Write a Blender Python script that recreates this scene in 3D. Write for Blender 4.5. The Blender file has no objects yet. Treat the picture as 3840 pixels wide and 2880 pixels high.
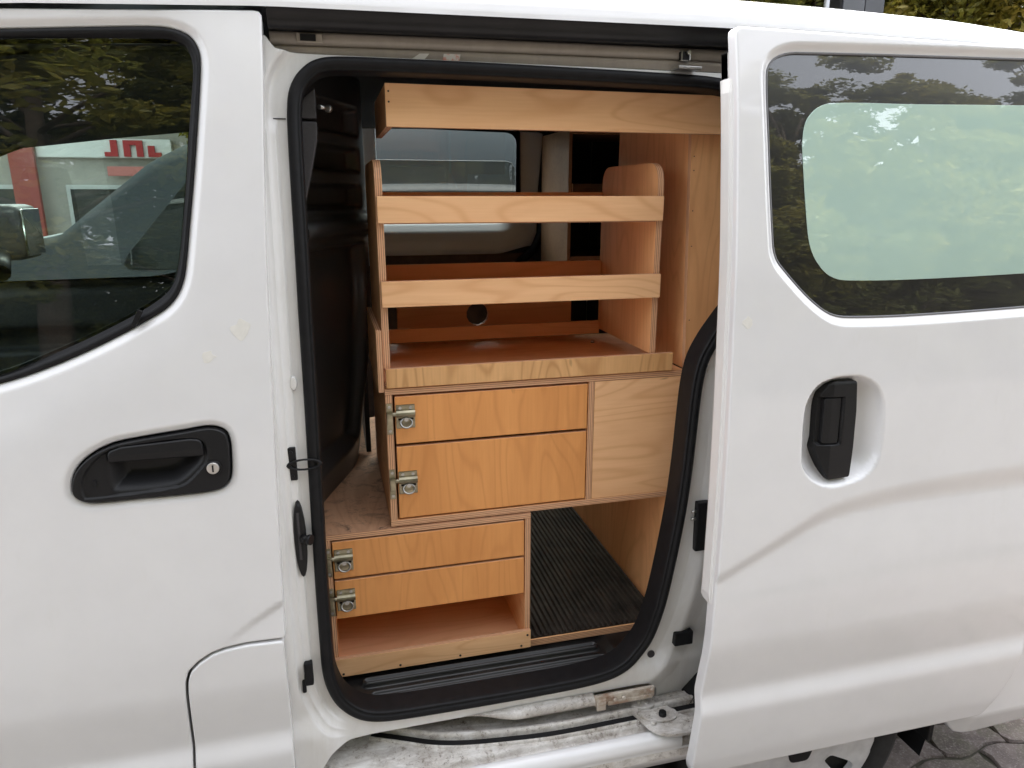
import bpy, bmesh, math, random
import numpy as np
from mathutils import Vector, Matrix
from mathutils.geometry import delaunay_2d_cdt

random.seed(7)
rng = np.random.default_rng(7)
scene = bpy.context.scene
C = scene.collection
R = math.radians

# ---------------------------------------------------------------- camera
cam_d = bpy.data.cameras.new('camera')
cam = bpy.data.objects.new('camera', cam_d)
C.objects.link(cam)
cam.location = (0.0, -1.10, 1.55)
cam.rotation_euler = (R(90 - 15.0), 0.0, R(-14.4))
cam_d.sensor_width = 36.0
cam_d.lens = 24.74
cam_d.clip_start = 0.02
cam_d.clip_end = 500
scene.camera = cam

# ---------------------------------------------------------------- sky and sun (bright overcast)
SUN_EL, SUN_AZ = R(58), R(15)
world = bpy.data.worlds.new('World')
scene.world = world
world.use_nodes = True
wn = world.node_tree
wn.nodes.clear()
w_out = wn.nodes.new('ShaderNodeOutputWorld')
w_bg = wn.nodes.new('ShaderNodeBackground')
w_hs = wn.nodes.new('ShaderNodeHueSaturation')
w_sky = wn.nodes.new('ShaderNodeTexSky')
w_sky.sky_type = 'NISHITA'
w_sky.sun_disc = False
w_sky.sun_elevation = SUN_EL
w_sky.sun_rotation = SUN_AZ
w_sky.air_density = 1.0
w_sky.dust_density = 4.0
w_sky.ozone_density = 1.0
w_hs.inputs['Saturation'].default_value = 0.24
w_bg.inputs['Strength'].default_value = 0.15
wn.links.new(w_sky.outputs[0], w_hs.inputs['Color'])
wn.links.new(w_hs.outputs[0], w_bg.inputs['Color'])
wn.links.new(w_bg.outputs[0], w_out.inputs['Surface'])

sun_d = bpy.data.lights.new('sun', 'SUN')
sun_d.energy = 1.3
sun_d.angle = R(50)
sun_d.color = (1.0, 0.97, 0.93)
sun = bpy.data.objects.new('sun', sun_d)
C.objects.link(sun)
# direction towards the sun (azimuth measured from +Y clockwise, as the sky node does)
sd = Vector((math.sin(SUN_AZ) * math.cos(SUN_EL), math.cos(SUN_AZ) * math.cos(SUN_EL), math.sin(SUN_EL)))
sun.rotation_euler = sd.to_track_quat('Z', 'Y').to_euler()

scene.view_settings.view_transform = 'Standard'
scene.view_settings.look = 'None'
scene.view_settings.gamma = 1.0
scene.view_settings.use_curve_mapping = False
scene.view_settings.exposure = 2.62
scene.cycles.use_denoising = True
scene.cycles.max_bounces = 10
scene.cycles.transparent_max_bounces = 24
scene.cycles.sample_clamp_indirect = 8

# ---------------------------------------------------------------- materials
def new_mat(name):
    m = bpy.data.materials.new(name)
    m.use_nodes = True
    nt = m.node_tree
    b = nt.nodes['Principled BSDF']
    return m, nt, b

def setp(b, col=None, rough=None, metal=None, coat=None, coat_rough=None, spec=None):
    if col is not None: b.inputs['Base Color'].default_value = (*col, 1)
    if rough is not None: b.inputs['Roughness'].default_value = rough
    if metal is not None: b.inputs['Metallic'].default_value = metal
    if coat is not None: b.inputs['Coat Weight'].default_value = coat
    if coat_rough is not None: b.inputs['Coat Roughness'].default_value = coat_rough
    if spec is not None: b.inputs['Specular IOR Level'].default_value = spec

def objcoord(nt, scale=(1, 1, 1), rand=0.0):
    tc = nt.nodes.new('ShaderNodeTexCoord')
    mp = nt.nodes.new('ShaderNodeMapping')
    mp.inputs['Scale'].default_value = scale
    nt.links.new(tc.outputs['Object'], mp.inputs['Vector'])
    if rand:
        oi = nt.nodes.new('ShaderNodeObjectInfo')
        ml = nt.nodes.new('ShaderNodeVectorMath'); ml.operation = 'SCALE'
        ml.inputs[0].default_value = (1.0, 2.3, 3.7)
        mu = nt.nodes.new('ShaderNodeMath'); mu.operation = 'MULTIPLY'
        mu.inputs[1].default_value = rand
        nt.links.new(oi.outputs['Random'], mu.inputs[0])
        nt.links.new(mu.outputs[0], ml.inputs['Scale'])
        nt.links.new(ml.outputs[0], mp.inputs['Location'])
    return mp.outputs[0]

def noise(nt, vec, scale, detail=3, rough=0.55, dist=0.0):
    n = nt.nodes.new('ShaderNodeTexNoise')
    n.inputs['Scale'].default_value = scale
    n.inputs['Detail'].default_value = detail
    n.inputs['Roughness'].default_value = rough
    n.inputs['Distortion'].default_value = dist
    nt.links.new(vec, n.inputs['Vector'])
    return n.outputs['Fac']

def ramp(nt, fac, stops):
    r = nt.nodes.new('ShaderNodeValToRGB')
    el = r.color_ramp.elements
    el[0].position, el[0].color = stops[0][0], (*stops[0][1], 1)
    el[1].position, el[1].color = stops[1][0], (*stops[1][1], 1)
    for p, c in stops[2:]:
        e = el.new(p); e.color = (*c, 1)
    nt.links.new(fac, r.inputs['Fac'])
    return r.outputs['Color']

def math_n(nt, op, a, b=None, clamp=False):
    n = nt.nodes.new('ShaderNodeMath'); n.operation = op; n.use_clamp = clamp
    for i, v in enumerate((a, b)):
        if v is None: continue
        if isinstance(v, (int, float)): n.inputs[i].default_value = v
        else: nt.links.new(v, n.inputs[i])
    return n.outputs[0]

def mixc(nt, fac, a, b, mode='MIX'):
    n = nt.nodes.new('ShaderNodeMix'); n.data_type = 'RGBA'; n.blend_type = mode
    for i, v in ((0, fac), (6, a), (7, b)):
        if isinstance(v, (int, float)): n.inputs[i].default_value = v
        elif isinstance(v, tuple): n.inputs[i].default_value = (*v, 1)
        else: nt.links.new(v, n.inputs[i])
    return n.outputs[2]

def bump(nt, b, h, strength, dist=0.002):
    n = nt.nodes.new('ShaderNodeBump')
    n.inputs['Strength'].default_value = strength
    n.inputs['Distance'].default_value = dist
    nt.links.new(h, n.inputs['Height'])
    nt.links.new(n.outputs[0], b.inputs['Normal'])

def simple(name, col, rough=0.5, metal=0.0, coat=0.0, var=0.0, scale=40, spec=None):
    m, nt, b = new_mat(name)
    setp(b, col, rough, metal, coat, 0.05, spec)
    if var:
        f = noise(nt, objcoord(nt), scale, 4)
        d = tuple(c * (1 - var) for c in col); l = tuple(min(1, c * (1 + var)) for c in col)
        nt.links.new(ramp(nt, f, [(0.3, d), (0.7, l)]), b.inputs['Base Color'])
        bump(nt, b, f, 0.08, 0.001)
    return m

def paint_mat():
    m, nt, b = new_mat('white_paint')
    v = objcoord(nt)
    f = noise(nt, v, 9, 5, 0.6)
    col = ramp(nt, f, [(0.35, (0.70, 0.697, 0.70)), (0.6, (0.725, 0.722, 0.725))])
    # dried water marks and a little grime film
    st = noise(nt, objcoord(nt, (1, 1, 0.35)), 26, 6, 0.7)
    col = mixc(nt, ramp(nt, st, [(0.60, (0, 0, 0)), (0.78, (0.35, 0.35, 0.35))]), col, (0.66, 0.65, 0.63))
    nt.links.new(col, b.inputs['Base Color'])
    setp(b, None, 0.45, 0, 1.0, 0.04, 0.4)
    nt.links.new(ramp(nt, st, [(0.4, (0.04,) * 3), (0.75, (0.13,) * 3)]), b.inputs['Coat Roughness'])
    return m

def jamb_mat(name, dirt, base=(0.74, 0.735, 0.72), lo=0.52, hi=0.66, stain=(0.16, 0.115, 0.08), big=0.0):
    m, nt, b = new_mat(name)
    v = objcoord(nt)
    streak = noise(nt, objcoord(nt, (1, 1, 0.25)), 18, 6, 0.7, 0.6)
    speck = noise(nt, v, 110, 6, 0.8, 0.3)
    col = mixc(nt, ramp(nt, streak, [(0.40, (0, 0, 0)), (0.80, (dirt, dirt, dirt))]), base, (0.42, 0.37, 0.31))
    fs = math_n(nt, 'MULTIPLY', math_n(nt, 'ADD', speck, math_n(nt, 'MULTIPLY', streak, 0.55)), 0.66)
    col = mixc(nt, ramp(nt, fs, [(lo, (0, 0, 0)), (hi, (1, 1, 1))]), col, stain)
    if big:
        g1_ = noise(nt, objcoord(nt, (0.6, 1.6, 1)), 26, 7, 0.75, 0.5)
        col = mixc(nt, ramp(nt, g1_, [(0.40, (0, 0, 0)), (0.66, (big,) * 3)]), col, (0.15, 0.115, 0.085))
    nt.links.new(col, b.inputs['Base Color'])
    setp(b, None, 0.5, 0, 0.5 - 0.4 * min(big, 1), 0.2)
    bump(nt, b, streak, 0.1, 0.002)
    return m

def wood_mat(name, base, dark, axis='X', contrast=0.55, wear=0.0, rough=0.58, coat=0.04):
    m, nt, b = new_mat(name)
    st = {'X': (0.9, 5.0, 5.0), 'Y': (5.0, 0.9, 5.0), 'Z': (5.0, 5.0, 0.9)}[axis]
    v = objcoord(nt, st, rand=23.0)
    n1 = noise(nt, v, 1.7, 1.5, 0.4, 0.25)
    rings = math_n(nt, 'SINE', math_n(nt, 'MULTIPLY', n1, 88.0))
    lines = math_n(nt, 'POWER', math_n(nt, 'ADD', math_n(nt, 'MULTIPLY', rings, 0.5), 0.5), 7.0)
    fs = {'X': (2, 60, 60), 'Y': (60, 2, 60), 'Z': (60, 60, 2)}[axis]
    fib = noise(nt, objcoord(nt, fs, rand=11.0), 4.5, 4, 0.6)
    blot = noise(nt, objcoord(nt, st, rand=5.0), 2.2, 4, 0.6, 0.8)
    mid = tuple(0.55 * a + 0.45 * d for a, d in zip(base, dark))
    col = ramp(nt, blot, [(0.30, mid), (0.62, base)])
    col = mixc(nt, math_n(nt, 'MULTIPLY', lines, contrast * 0.62), col, dark)
    col = mixc(nt, ramp(nt, fib, [(0.36, (0.16 * contrast + 0.05,) * 3), (0.62, (0, 0, 0))]), col, dark)
    # small pin knots and mineral streaks
    kn = noise(nt, objcoord(nt, {'X': (6, 26, 26), 'Y': (26, 6, 26), 'Z': (26, 26, 6)}[axis], rand=31.0), 1.6, 2, 0.5, 0.3)
    col = mixc(nt, ramp(nt, kn, [(0.735, (0, 0, 0)), (0.80, (0.55,) * 3)]), col, tuple(d * 0.45 for d in dark))
    if wear:
        w1 = noise(nt, objcoord(nt, (4, 4, 4)), 5.0, 8, 0.75, 1.5)
        col = mixc(nt, ramp(nt, w1, [(0.50, (0, 0, 0)), (0.70, (wear,) * 3)]), col, (0.10, 0.06, 0.04))
        w2 = noise(nt, objcoord(nt, (1, 3, 1)), 30.0, 6, 0.7, 1.0)
        col = mixc(nt, ramp(nt, w2, [(0.60, (0, 0, 0)), (0.72, (wear,) * 3)]), col, (0.07, 0.045, 0.035))
    nt.links.new(col, b.inputs['Base Color'])
    setp(b, None, rough, 0, coat, 0.25, 0.4)
    bump(nt, b, fib, 0.12, 0.0006)
    return m

def ply_edge_mat(name, axis):
    m, nt, b = new_mat(name)
    tc = nt.nodes.new('ShaderNodeTexCoord')
    sp = nt.nodes.new('ShaderNodeSeparateXYZ')
    nt.links.new(tc.outputs['Object'], sp.inputs[0])
    v = sp.outputs[axis]
    wob = noise(nt, objcoord(nt), 8, 2)
    ph = math_n(nt, 'ADD', math_n(nt, 'MULTIPLY', v, 1650.0), math_n(nt, 'MULTIPLY', wob, 2.0))
    s = math_n(nt, 'ADD', math_n(nt, 'MULTIPLY', math_n(nt, 'SINE', ph), 0.5), 0.5)
    gr = noise(nt, objcoord(nt), 90, 4, 0.7)
    s2 = math_n(nt, 'ADD', math_n(nt, 'MULTIPLY', s, 0.75), math_n(nt, 'MULTIPLY', gr, 0.35))
    nt.links.new(ramp(nt, s2, [(0.25, (0.42, 0.19, 0.10)), (0.75, (0.78, 0.46, 0.26))]), b.inputs['Base Color'])
    setp(b, None, 0.6, 0, 0, 0.2)
    return m

def glass_mat(name, tint, refl=1.0):
    m = bpy.data.materials.new(name); m.use_nodes = True
    nt = m.node_tree; nt.nodes.clear()
    o = nt.nodes.new('ShaderNodeOutputMaterial')
    t = nt.nodes.new('ShaderNodeBsdfTransparent'); t.inputs[0].default_value = (*tint, 1)
    g = nt.nodes.new('ShaderNodeBsdfGlossy'); g.inputs['Roughness'].default_value = 0.0
    g.inputs[0].default_value = (1, 1, 1, 1)
    f = nt.nodes.new('ShaderNodeFresnel'); f.inputs[0].default_value = 1.55
    mul = math_n(nt, 'MULTIPLY', f.outputs[0], 1.7 * refl, True)
    mx = nt.nodes.new('ShaderNodeMixShader')
    nt.links.new(mul, mx.inputs[0]); nt.links.new(t.outputs[0], mx.inputs[1]); nt.links.new(g.outputs[0], mx.inputs[2])
    nt.links.new(mx.outputs[0], o.inputs[0])
    return m

def leaf_mat(name, stops):
    m, nt, b = new_mat(name)
    gi = nt.nodes.new('ShaderNodeNewGeometry')
    n = noise(nt, objcoord(nt), 1.1, 3, 0.6)
    n2 = noise(nt, objcoord(nt), 23.0, 1, 0.5)
    f = math_n(nt, 'ADD', math_n(nt, 'MULTIPLY', n, 0.65), math_n(nt, 'MULTIPLY', n2, 0.40))
    col = ramp(nt, f, stops)
    nt.links.new(col, b.inputs['Base Color'])
    setp(b, None, 0.55, 0, 0, 0.2, 0.35)
    tr = nt.nodes.new('ShaderNodeBsdfTranslucent')
    nt.links.new(col, tr.inputs[0])
    mx = nt.nodes.new('ShaderNodeMixShader'); mx.inputs[0].default_value = 0.5
    o = nt.nodes['Material Output']
    nt.links.new(b.outputs[0], mx.inputs[1]); nt.links.new(tr.outputs[0], mx.inputs[2])
    nt.links.new(mx.outputs[0], o.inputs[0])
    return m

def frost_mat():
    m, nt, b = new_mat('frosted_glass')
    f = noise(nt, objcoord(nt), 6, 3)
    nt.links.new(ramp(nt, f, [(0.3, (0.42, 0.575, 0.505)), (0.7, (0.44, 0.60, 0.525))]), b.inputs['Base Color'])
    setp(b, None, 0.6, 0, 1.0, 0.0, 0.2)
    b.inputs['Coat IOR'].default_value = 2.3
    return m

def paver_mat(name):
    m, nt, b = new_mat(name)
    v = objcoord(nt, (1, 1, 1), rand=17.0)
    a = noise(nt, v, 14, 6, 0.7)
    c = noise(nt, v, 130, 3, 0.7)
    moss = noise(nt, v, 5, 5, 0.65, 0.5)
    col = ramp(nt, a, [(0.30, (0.095, 0.075, 0.070)), (0.70, (0.20, 0.165, 0.155))])
    col = mixc(nt, ramp(nt, c, [(0.52, (0, 0, 0)), (0.72, (0.75,) * 3)]), col, (0.33, 0.30, 0.28))
    col = mixc(nt, ramp(nt, moss, [(0.50, (0, 0, 0)), (0.68, (0.65,) * 3)]), col, (0.075, 0.080, 0.038))
    nt.links.new(col, b.inputs['Base Color'])
    setp(b, None, 0.9)
    h = math_n(nt, 'ADD', a, math_n(nt, 'MULTIPLY', c, 0.6))
    bump(nt, b, h, 0.5, 0.006)
    return m

def rust_mat():
    m, nt, b = new_mat('rusty_steel')
    v = objcoord(nt)
    a = noise(nt, v, 38, 6, 0.7, 0.5)
    c = noise(nt, v, 14, 4, 0.6)
    col = ramp(nt, a, [(0.32, (0.36, 0.29, 0.22)), (0.62, (0.60, 0.55, 0.48))])
    col = mixc(nt, ramp(nt, c, [(0.52, (0, 0, 0)), (0.66, (0.9,) * 3)]), col, (0.22, 0.085, 0.03))
    nt.links.new(col, b.inputs['Base Color'])
    setp(b, None, 0.55, 0.25)
    bump(nt, b, a, 0.25, 0.002)
    return m

PAINT = paint_mat()
JAMB = jamb_mat('white_jamb', 0.30, lo=0.66, hi=0.74)
JAMB_C = jamb_mat('door_edge_paint', 0.22, lo=0.72, hi=0.80)
JAMB_D = jamb_mat('dirty_sill', 1.0, (0.66, 0.64, 0.61), 0.54, 0.66, (0.09, 0.065, 0.05), 0.62)
GUTTER = jamb_mat('gutter_dirt_and_shade', 0.7, (0.30, 0.262, 0.225), 0.66, 0.76)  # white paint; dirt and the shade under the roof edge put into its colour
RUBBER = simple('black_rubber', (0.008, 0.008, 0.009), 0.55, var=0.25, scale=60, spec=.22)
RUBBER_G = simple('gutter_rubber', (0.014, 0.0135, 0.015), 0.42, var=0.3, scale=12, spec=.3)
PLASTIC = simple('black_plastic', (0.008, 0.008, 0.009), 0.45, var=0.15, scale=300, spec=.28)
PLASTIC_S = simple('satin_black_plastic', (0.055, 0.055, 0.056), 0.28, var=0.1, scale=200)
TRIM = simple('charcoal_trim', (0.035, 0.032, 0.035), 0.5, var=0.15, scale=200)
TREAD = simple('worn_black_tread', (0.011, 0.0105, 0.0105), 0.36, var=0.5, scale=16)
HEAD = simple('headliner_fabric', (0.020, 0.020, 0.022), 0.9, var=0.2, scale=200)
CABGREY = simple('cabin_grey', (0.060, 0.063, 0.070), 0.6, var=0.15, scale=120)
CABLIGHT = simple('cabin_light_grey', (0.10, 0.105, 0.115), 0.6, var=0.15, scale=120)
INGREY = simple('inner_panel_grey', (0.70, 0.73, 0.76), 0.40, 0, 0.4)
INBROWN = simple('inner_panel_brown', (0.10, 0.065, 0.05), 0.7, var=0.2)
BRASS = simple('zinc_brass', (0.36, 0.325, 0.23), 0.42, 1.0, 0, 0.35, 45)
STEEL = simple('steel', (0.46, 0.45, 0.43), 0.34, 1.0, 0, 0.2, 60)
SILVERP = simple('silver_wheel_paint', (0.62, 0.62, 0.63), 0.38, 0.2, 0.3, 0.12, 30)
TYRE = simple('tyre_rubber', (0.016, 0.016, 0.017), 0.75, var=0.3, scale=60)
RUST = rust_mat()
GLASS = glass_mat('side_glass', (0.62, 0.72, 0.67), 1.0)
GLASS_F = glass_mat('clear_glass', (0.78, 0.86, 0.82), 0.8)
FRIT = simple('black_glass', (0.006, 0.006, 0.007), 0.35, 0, 1.0)
FRIT.node_tree.nodes['Principled BSDF'].inputs['Coat Roughness'].default_value = 0.0
FRIT.node_tree.nodes['Principled BSDF'].inputs['Coat IOR'].default_value = 1.78
FROST = frost_mat()
W_PALE = wood_mat('pale_birch_x', (0.97, 0.585, 0.310), (0.74, 0.37, 0.165), 'X', 0.8)
W_PALE_Y = wood_mat('pale_birch_y', (0.90, 0.485, 0.225), (0.64, 0.29, 0.115), 'Y', 0.6)
W_PALE_Z = wood_mat('pale_birch_z', (0.88, 0.475, 0.215), (0.64, 0.295, 0.12), 'Z', 0.6)
W_HONEY = wood_mat('honey_birch_z', (0.88, 0.395, 0.128), (0.63, 0.235, 0.06), 'Z', 0.5)
W_HONEY_X = wood_mat('honey_birch_x', (0.74, 0.39, 0.16), (0.50, 0.22, 0.08), 'X', 0.5)
W_RED = wood_mat('red_birch_x', (0.93, 0.53, 0.30), (0.70, 0.34, 0.16), 'X', 0.5)
W_WORN = wood_mat('worn_birch_y', (0.60, 0.34, 0.20), (0.38, 0.19, 0.10), 'Y', 0.6, wear=1.0, rough=0.7, coat=0)
W_STRIP = wood_mat('crossgrain_birch_z', (0.82, 0.475, 0.21), (0.52, 0.25, 0.09), 'Z', 1.0)
E_X, E_Y, E_Z = (ply_edge_mat('ply_edge_' + a, i) for i, a in enumerate('xyz'))
EDGES = {'X': E_X, 'Y': E_Y, 'Z': E_Z}
PAVER = paver_mat('concrete_paver')

# ---------------------------------------------------------------- helpers
def thing(name, label, cat, loc=(0, 0, 0), group=None):
    o = bpy.data.objects.new(name, None)
    o.empty_display_size = 0.1
    C.objects.link(o)
    o.location = loc
    o['label'] = label; o['category'] = cat
    if group: o['group'] = group
    return o

def tag(o, label, cat, group=None):
    o['label'] = label; o['category'] = cat
    if group: o['group'] = group
    return o

def base_of(parent):
    p, v = parent, Vector((0, 0, 0))
    while p is not None:
        v = v + p.location
        p = p.parent
    return v

def mesh_obj(name, verts, faces, mat, parent=None, smooth=False, normals=None, mats=None, fmat=None, loc=None):
    off = base_of(parent)
    o_loc = Vector((0, 0, 0))
    if loc is not None:
        o_loc = Vector(loc) - off
        off = Vector(loc)
    V = np.asarray(verts, float) - np.array(off)
    me = bpy.data.meshes.new(name)
    me.from_pydata(V.tolist(), [], [list(map(int, f)) for f in faces])
    for m in (mats or [mat]): me.materials.append(m)
    if fmat is not None: me.polygons.foreach_set('material_index', np.asarray(fmat, np.int32))
    if smooth or normals is not None:
        me.polygons.foreach_set('use_smooth', np.ones(len(me.polygons), bool))
    me.update()
    if normals is not None:
        me.normals_split_custom_set_from_vertices([tuple(n) for n in np.asarray(normals).tolist()])
    o = bpy.data.objects.new(name, me)
    o.location = o_loc
    C.objects.link(o)
    if parent: o.parent = parent
    return o

def bm_obj(name, bm, mat, parent=None, smooth=False, mats=None, loc=None):
    me = bpy.data.meshes.new(name)
    off = base_of(parent); o_loc = Vector((0, 0, 0))
    if loc is not None:
        o_loc = Vector(loc) - off; off = Vector(loc)
    bmesh.ops.translate(bm, verts=bm.verts, vec=-off)
    bm.to_mesh(me); bm.free()
    for m in (mats or [mat]): me.materials.append(m)
    if smooth: me.polygons.foreach_set('use_smooth', np.ones(len(me.polygons), bool))
    o = bpy.data.objects.new(name, me)
    o.location = o_loc
    C.objects.link(o)
    if parent: o.parent = parent
    return o

def bm_box(bm, x0, x1, y0, y1, z0, z1, bev=0.0, mi=0):
    r = bmesh.ops.create_cube(bm, size=1.0)
    vs = r['verts']
    for v in vs:
        v.co = Vector((x0 + (v.co.x + .5) * (x1 - x0), y0 + (v.co.y + .5) * (y1 - y0), z0 + (v.co.z + .5) * (z1 - z0)))
    fs = set(f for v in vs for f in v.link_faces)
    for f in fs: f.material_index = mi
    if bev:
        es = list(set(e for v in vs for e in v.link_edges))
        bmesh.ops.bevel(bm, geom=es, offset=bev, segments=2, profile=0.6, affect='EDGES')
    return vs

def box(name, x0, x1, y0, y1, z0, z1, mat, parent=None, bev=0.0):
    bm = bmesh.new()
    bm_box(bm, x0, x1, y0, y1, z0, z1, bev)
    return bm_obj(name, bm, mat, parent)

def ply(name, x0, x1, y0, y1, z0, z1, mat, parent=None, bev=0.0008):
    """plywood board: veneer on the two broad faces, laminated layers on the four edges"""
    bm = bmesh.new()
    bm_box(bm, x0, x1, y0, y1, z0, z1, bev)
    d = [x1 - x0, y1 - y0, z1 - z0]
    k = d.index(min(d))
    bm.normal_update()
    for f in bm.faces:
        if abs(f.normal[k]) < 0.7: f.material_index = 1
    return bm_obj(name, bm, None, parent, mats=[mat, EDGES['XYZ'[k]]])

def bm_cyl(bm, p0, p1, r0, r1=None, n=16, mi=0):
    p0, p1 = Vector(p0), Vector(p1)
    r1 = r0 if r1 is None else r1
    d = p1 - p0
    res = bmesh.ops.create_cone(bm, cap_ends=True, segments=n, radius1=r0, radius2=r1, depth=d.length)
    M = Matrix.Translation((p0 + p1) / 2) @ d.to_track_quat('Z', 'Y').to_matrix().to_4x4()
    bmesh.ops.transform(bm, matrix=M, verts=res['verts'])
    for f in set(f for v in res['verts'] for f in v.link_faces):
        f.material_index = mi
        f.smooth = len(f.verts) == 4
    return res['verts']

def bm_torus(bm, c, r, t, axis_m, n=20, k=6, sx=1.0, sy=1.0, mi=0):
    rows = []
    for i in range(n):
        a = 2 * math.pi * i / n
        row = []
        for j in range(k):
            b = 2 * math.pi * j / k
            p = Vector(((r + t * math.cos(b)) * math.cos(a) * sx, (r + t * math.cos(b)) * math.sin(a) * sy, t * math.sin(b)))
            row.append(bm.verts.new(Vector(c) + axis_m @ p))
        rows.append(row)
    for i in range(n):
        for j in range(k):
            f = bm.faces.new((rows[i][j], rows[(i + 1) % n][j], rows[(i + 1) % n][(j + 1) % k], rows[i][(j + 1) % k]))
            f.smooth = True; f.material_index = mi

def catmull(pts, closed=True, sub=8):
    P = np.asarray(pts, float); n = len(P); out = []
    rngi = range(n) if closed else range(n - 1)
    for i in rngi:
        if closed: p0, p1, p2, p3 = P[i - 1], P[i], P[(i + 1) % n], P[(i + 2) % n]
        else: p0, p1, p2, p3 = P[max(i - 1, 0)], P[i], P[i + 1], P[min(i + 2, n - 1)]
        d1 = max(np.linalg.norm(p2 - p1), 1e-9)
        m1 = (p2 - p0) * d1 / max(np.linalg.norm(p1 - p0) + d1, 1e-9)
        m2 = (p3 - p1) * d1 / max(np.linalg.norm(p3 - p2) + d1, 1e-9)
        for k in range(sub):
            t = k / sub
            out.append((2 * t**3 - 3 * t**2 + 1) * p1 + (t**3 - 2 * t**2 + t) * m1 + (-2 * t**3 + 3 * t**2) * p2 + (t**3 - t**2) * m2)
    if not closed: out.append(P[-1])
    return np.array(out)

def resample(P, d, closed=True):
    P = np.asarray(P, float)
    Q = np.vstack([P, P[:1]]) if closed else P
    L = np.r_[0, np.cumsum(np.linalg.norm(np.diff(Q, axis=0), axis=1))]
    n = max(int(round(L[-1] / d)), 3)
    s = np.linspace(0, L[-1], n + 1)
    out = np.c_[np.interp(s, L, Q[:, 0]), np.interp(s, L, Q[:, 1])]
    return out[:-1] if closed else out

def rounded(pts, n=7):
    """polygon [(x, z, radius)] with filleted corners"""
    out = []; m = len(pts)
    for i in range(m):
        p = np.array(pts[i][:2], float); r = pts[i][2]
        a = np.array(pts[i - 1][:2], float) - p; b = np.array(pts[(i + 1) % m][:2], float) - p
        la, lb = np.linalg.norm(a), np.linalg.norm(b); a /= la; b /= lb
        ang = math.acos(np.clip(a @ b, -1, 1))
        if r <= 0 or ang > 3.1: out.append(p); continue
        t = min(r / math.tan(ang / 2), la * .49, lb * .49)
        q0, q1 = p + a * t, p + b * t
        for k in range(n + 1):
            s = k / n
            out.append((1 - s)**2 * q0 + 2 * s * (1 - s) * p + s * s * q1)
    return np.array(out)

def area2(P):
    x, y = P[:, 0], P[:, 1]
    return 0.5 * np.sum(x * np.roll(y, -1) - np.roll(x, -1) * y)

def ccw(P):
    return P if area2(P) > 0 else P[::-1]

def out_normals(P):
    """outward normals of a ccw loop"""
    t = np.roll(P, -1, 0) - np.roll(P, 1, 0)
    t /= np.maximum(np.linalg.norm(t, axis=1, keepdims=True), 1e-9)
    return np.c_[t[:, 1], -t[:, 0]]

def inside(P, X):
    x, z = X[:, 0], X[:, 1]; r = np.zeros(len(X), bool)
    a, b = P, np.roll(P, -1, 0)
    for (x0, z0), (x1, z1) in zip(a, b):
        if z0 == z1: continue
        c = (z0 > z) != (z1 > z)
        r ^= c & (x < (x1 - x0) * (z - z0) / (z1 - z0) + x0)
    return r

def dist(P, X, closed=True):
    a = P if closed else P[:-1]
    b = np.roll(P, -1, 0) if closed else P[1:]
    best = np.full(len(X), 1e9)
    for p, q in zip(a, b):
        d = q - p; L = max(d @ d, 1e-12)
        t = np.clip(((X - p) @ d) / L, 0, 1)
        e = X - p - t[:, None] * d
        best = np.minimum(best, e[:, 0]**2 + e[:, 1]**2)
    return np.sqrt(best)

def sdist(P, X):
    """signed distance, positive inside"""
    d = dist(P, X)
    return np.where(inside(P, X), d, -d)

def sstep(t):
    t = np.clip(t, 0, 1)
    return t * t * (3 - 2 * t)

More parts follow.
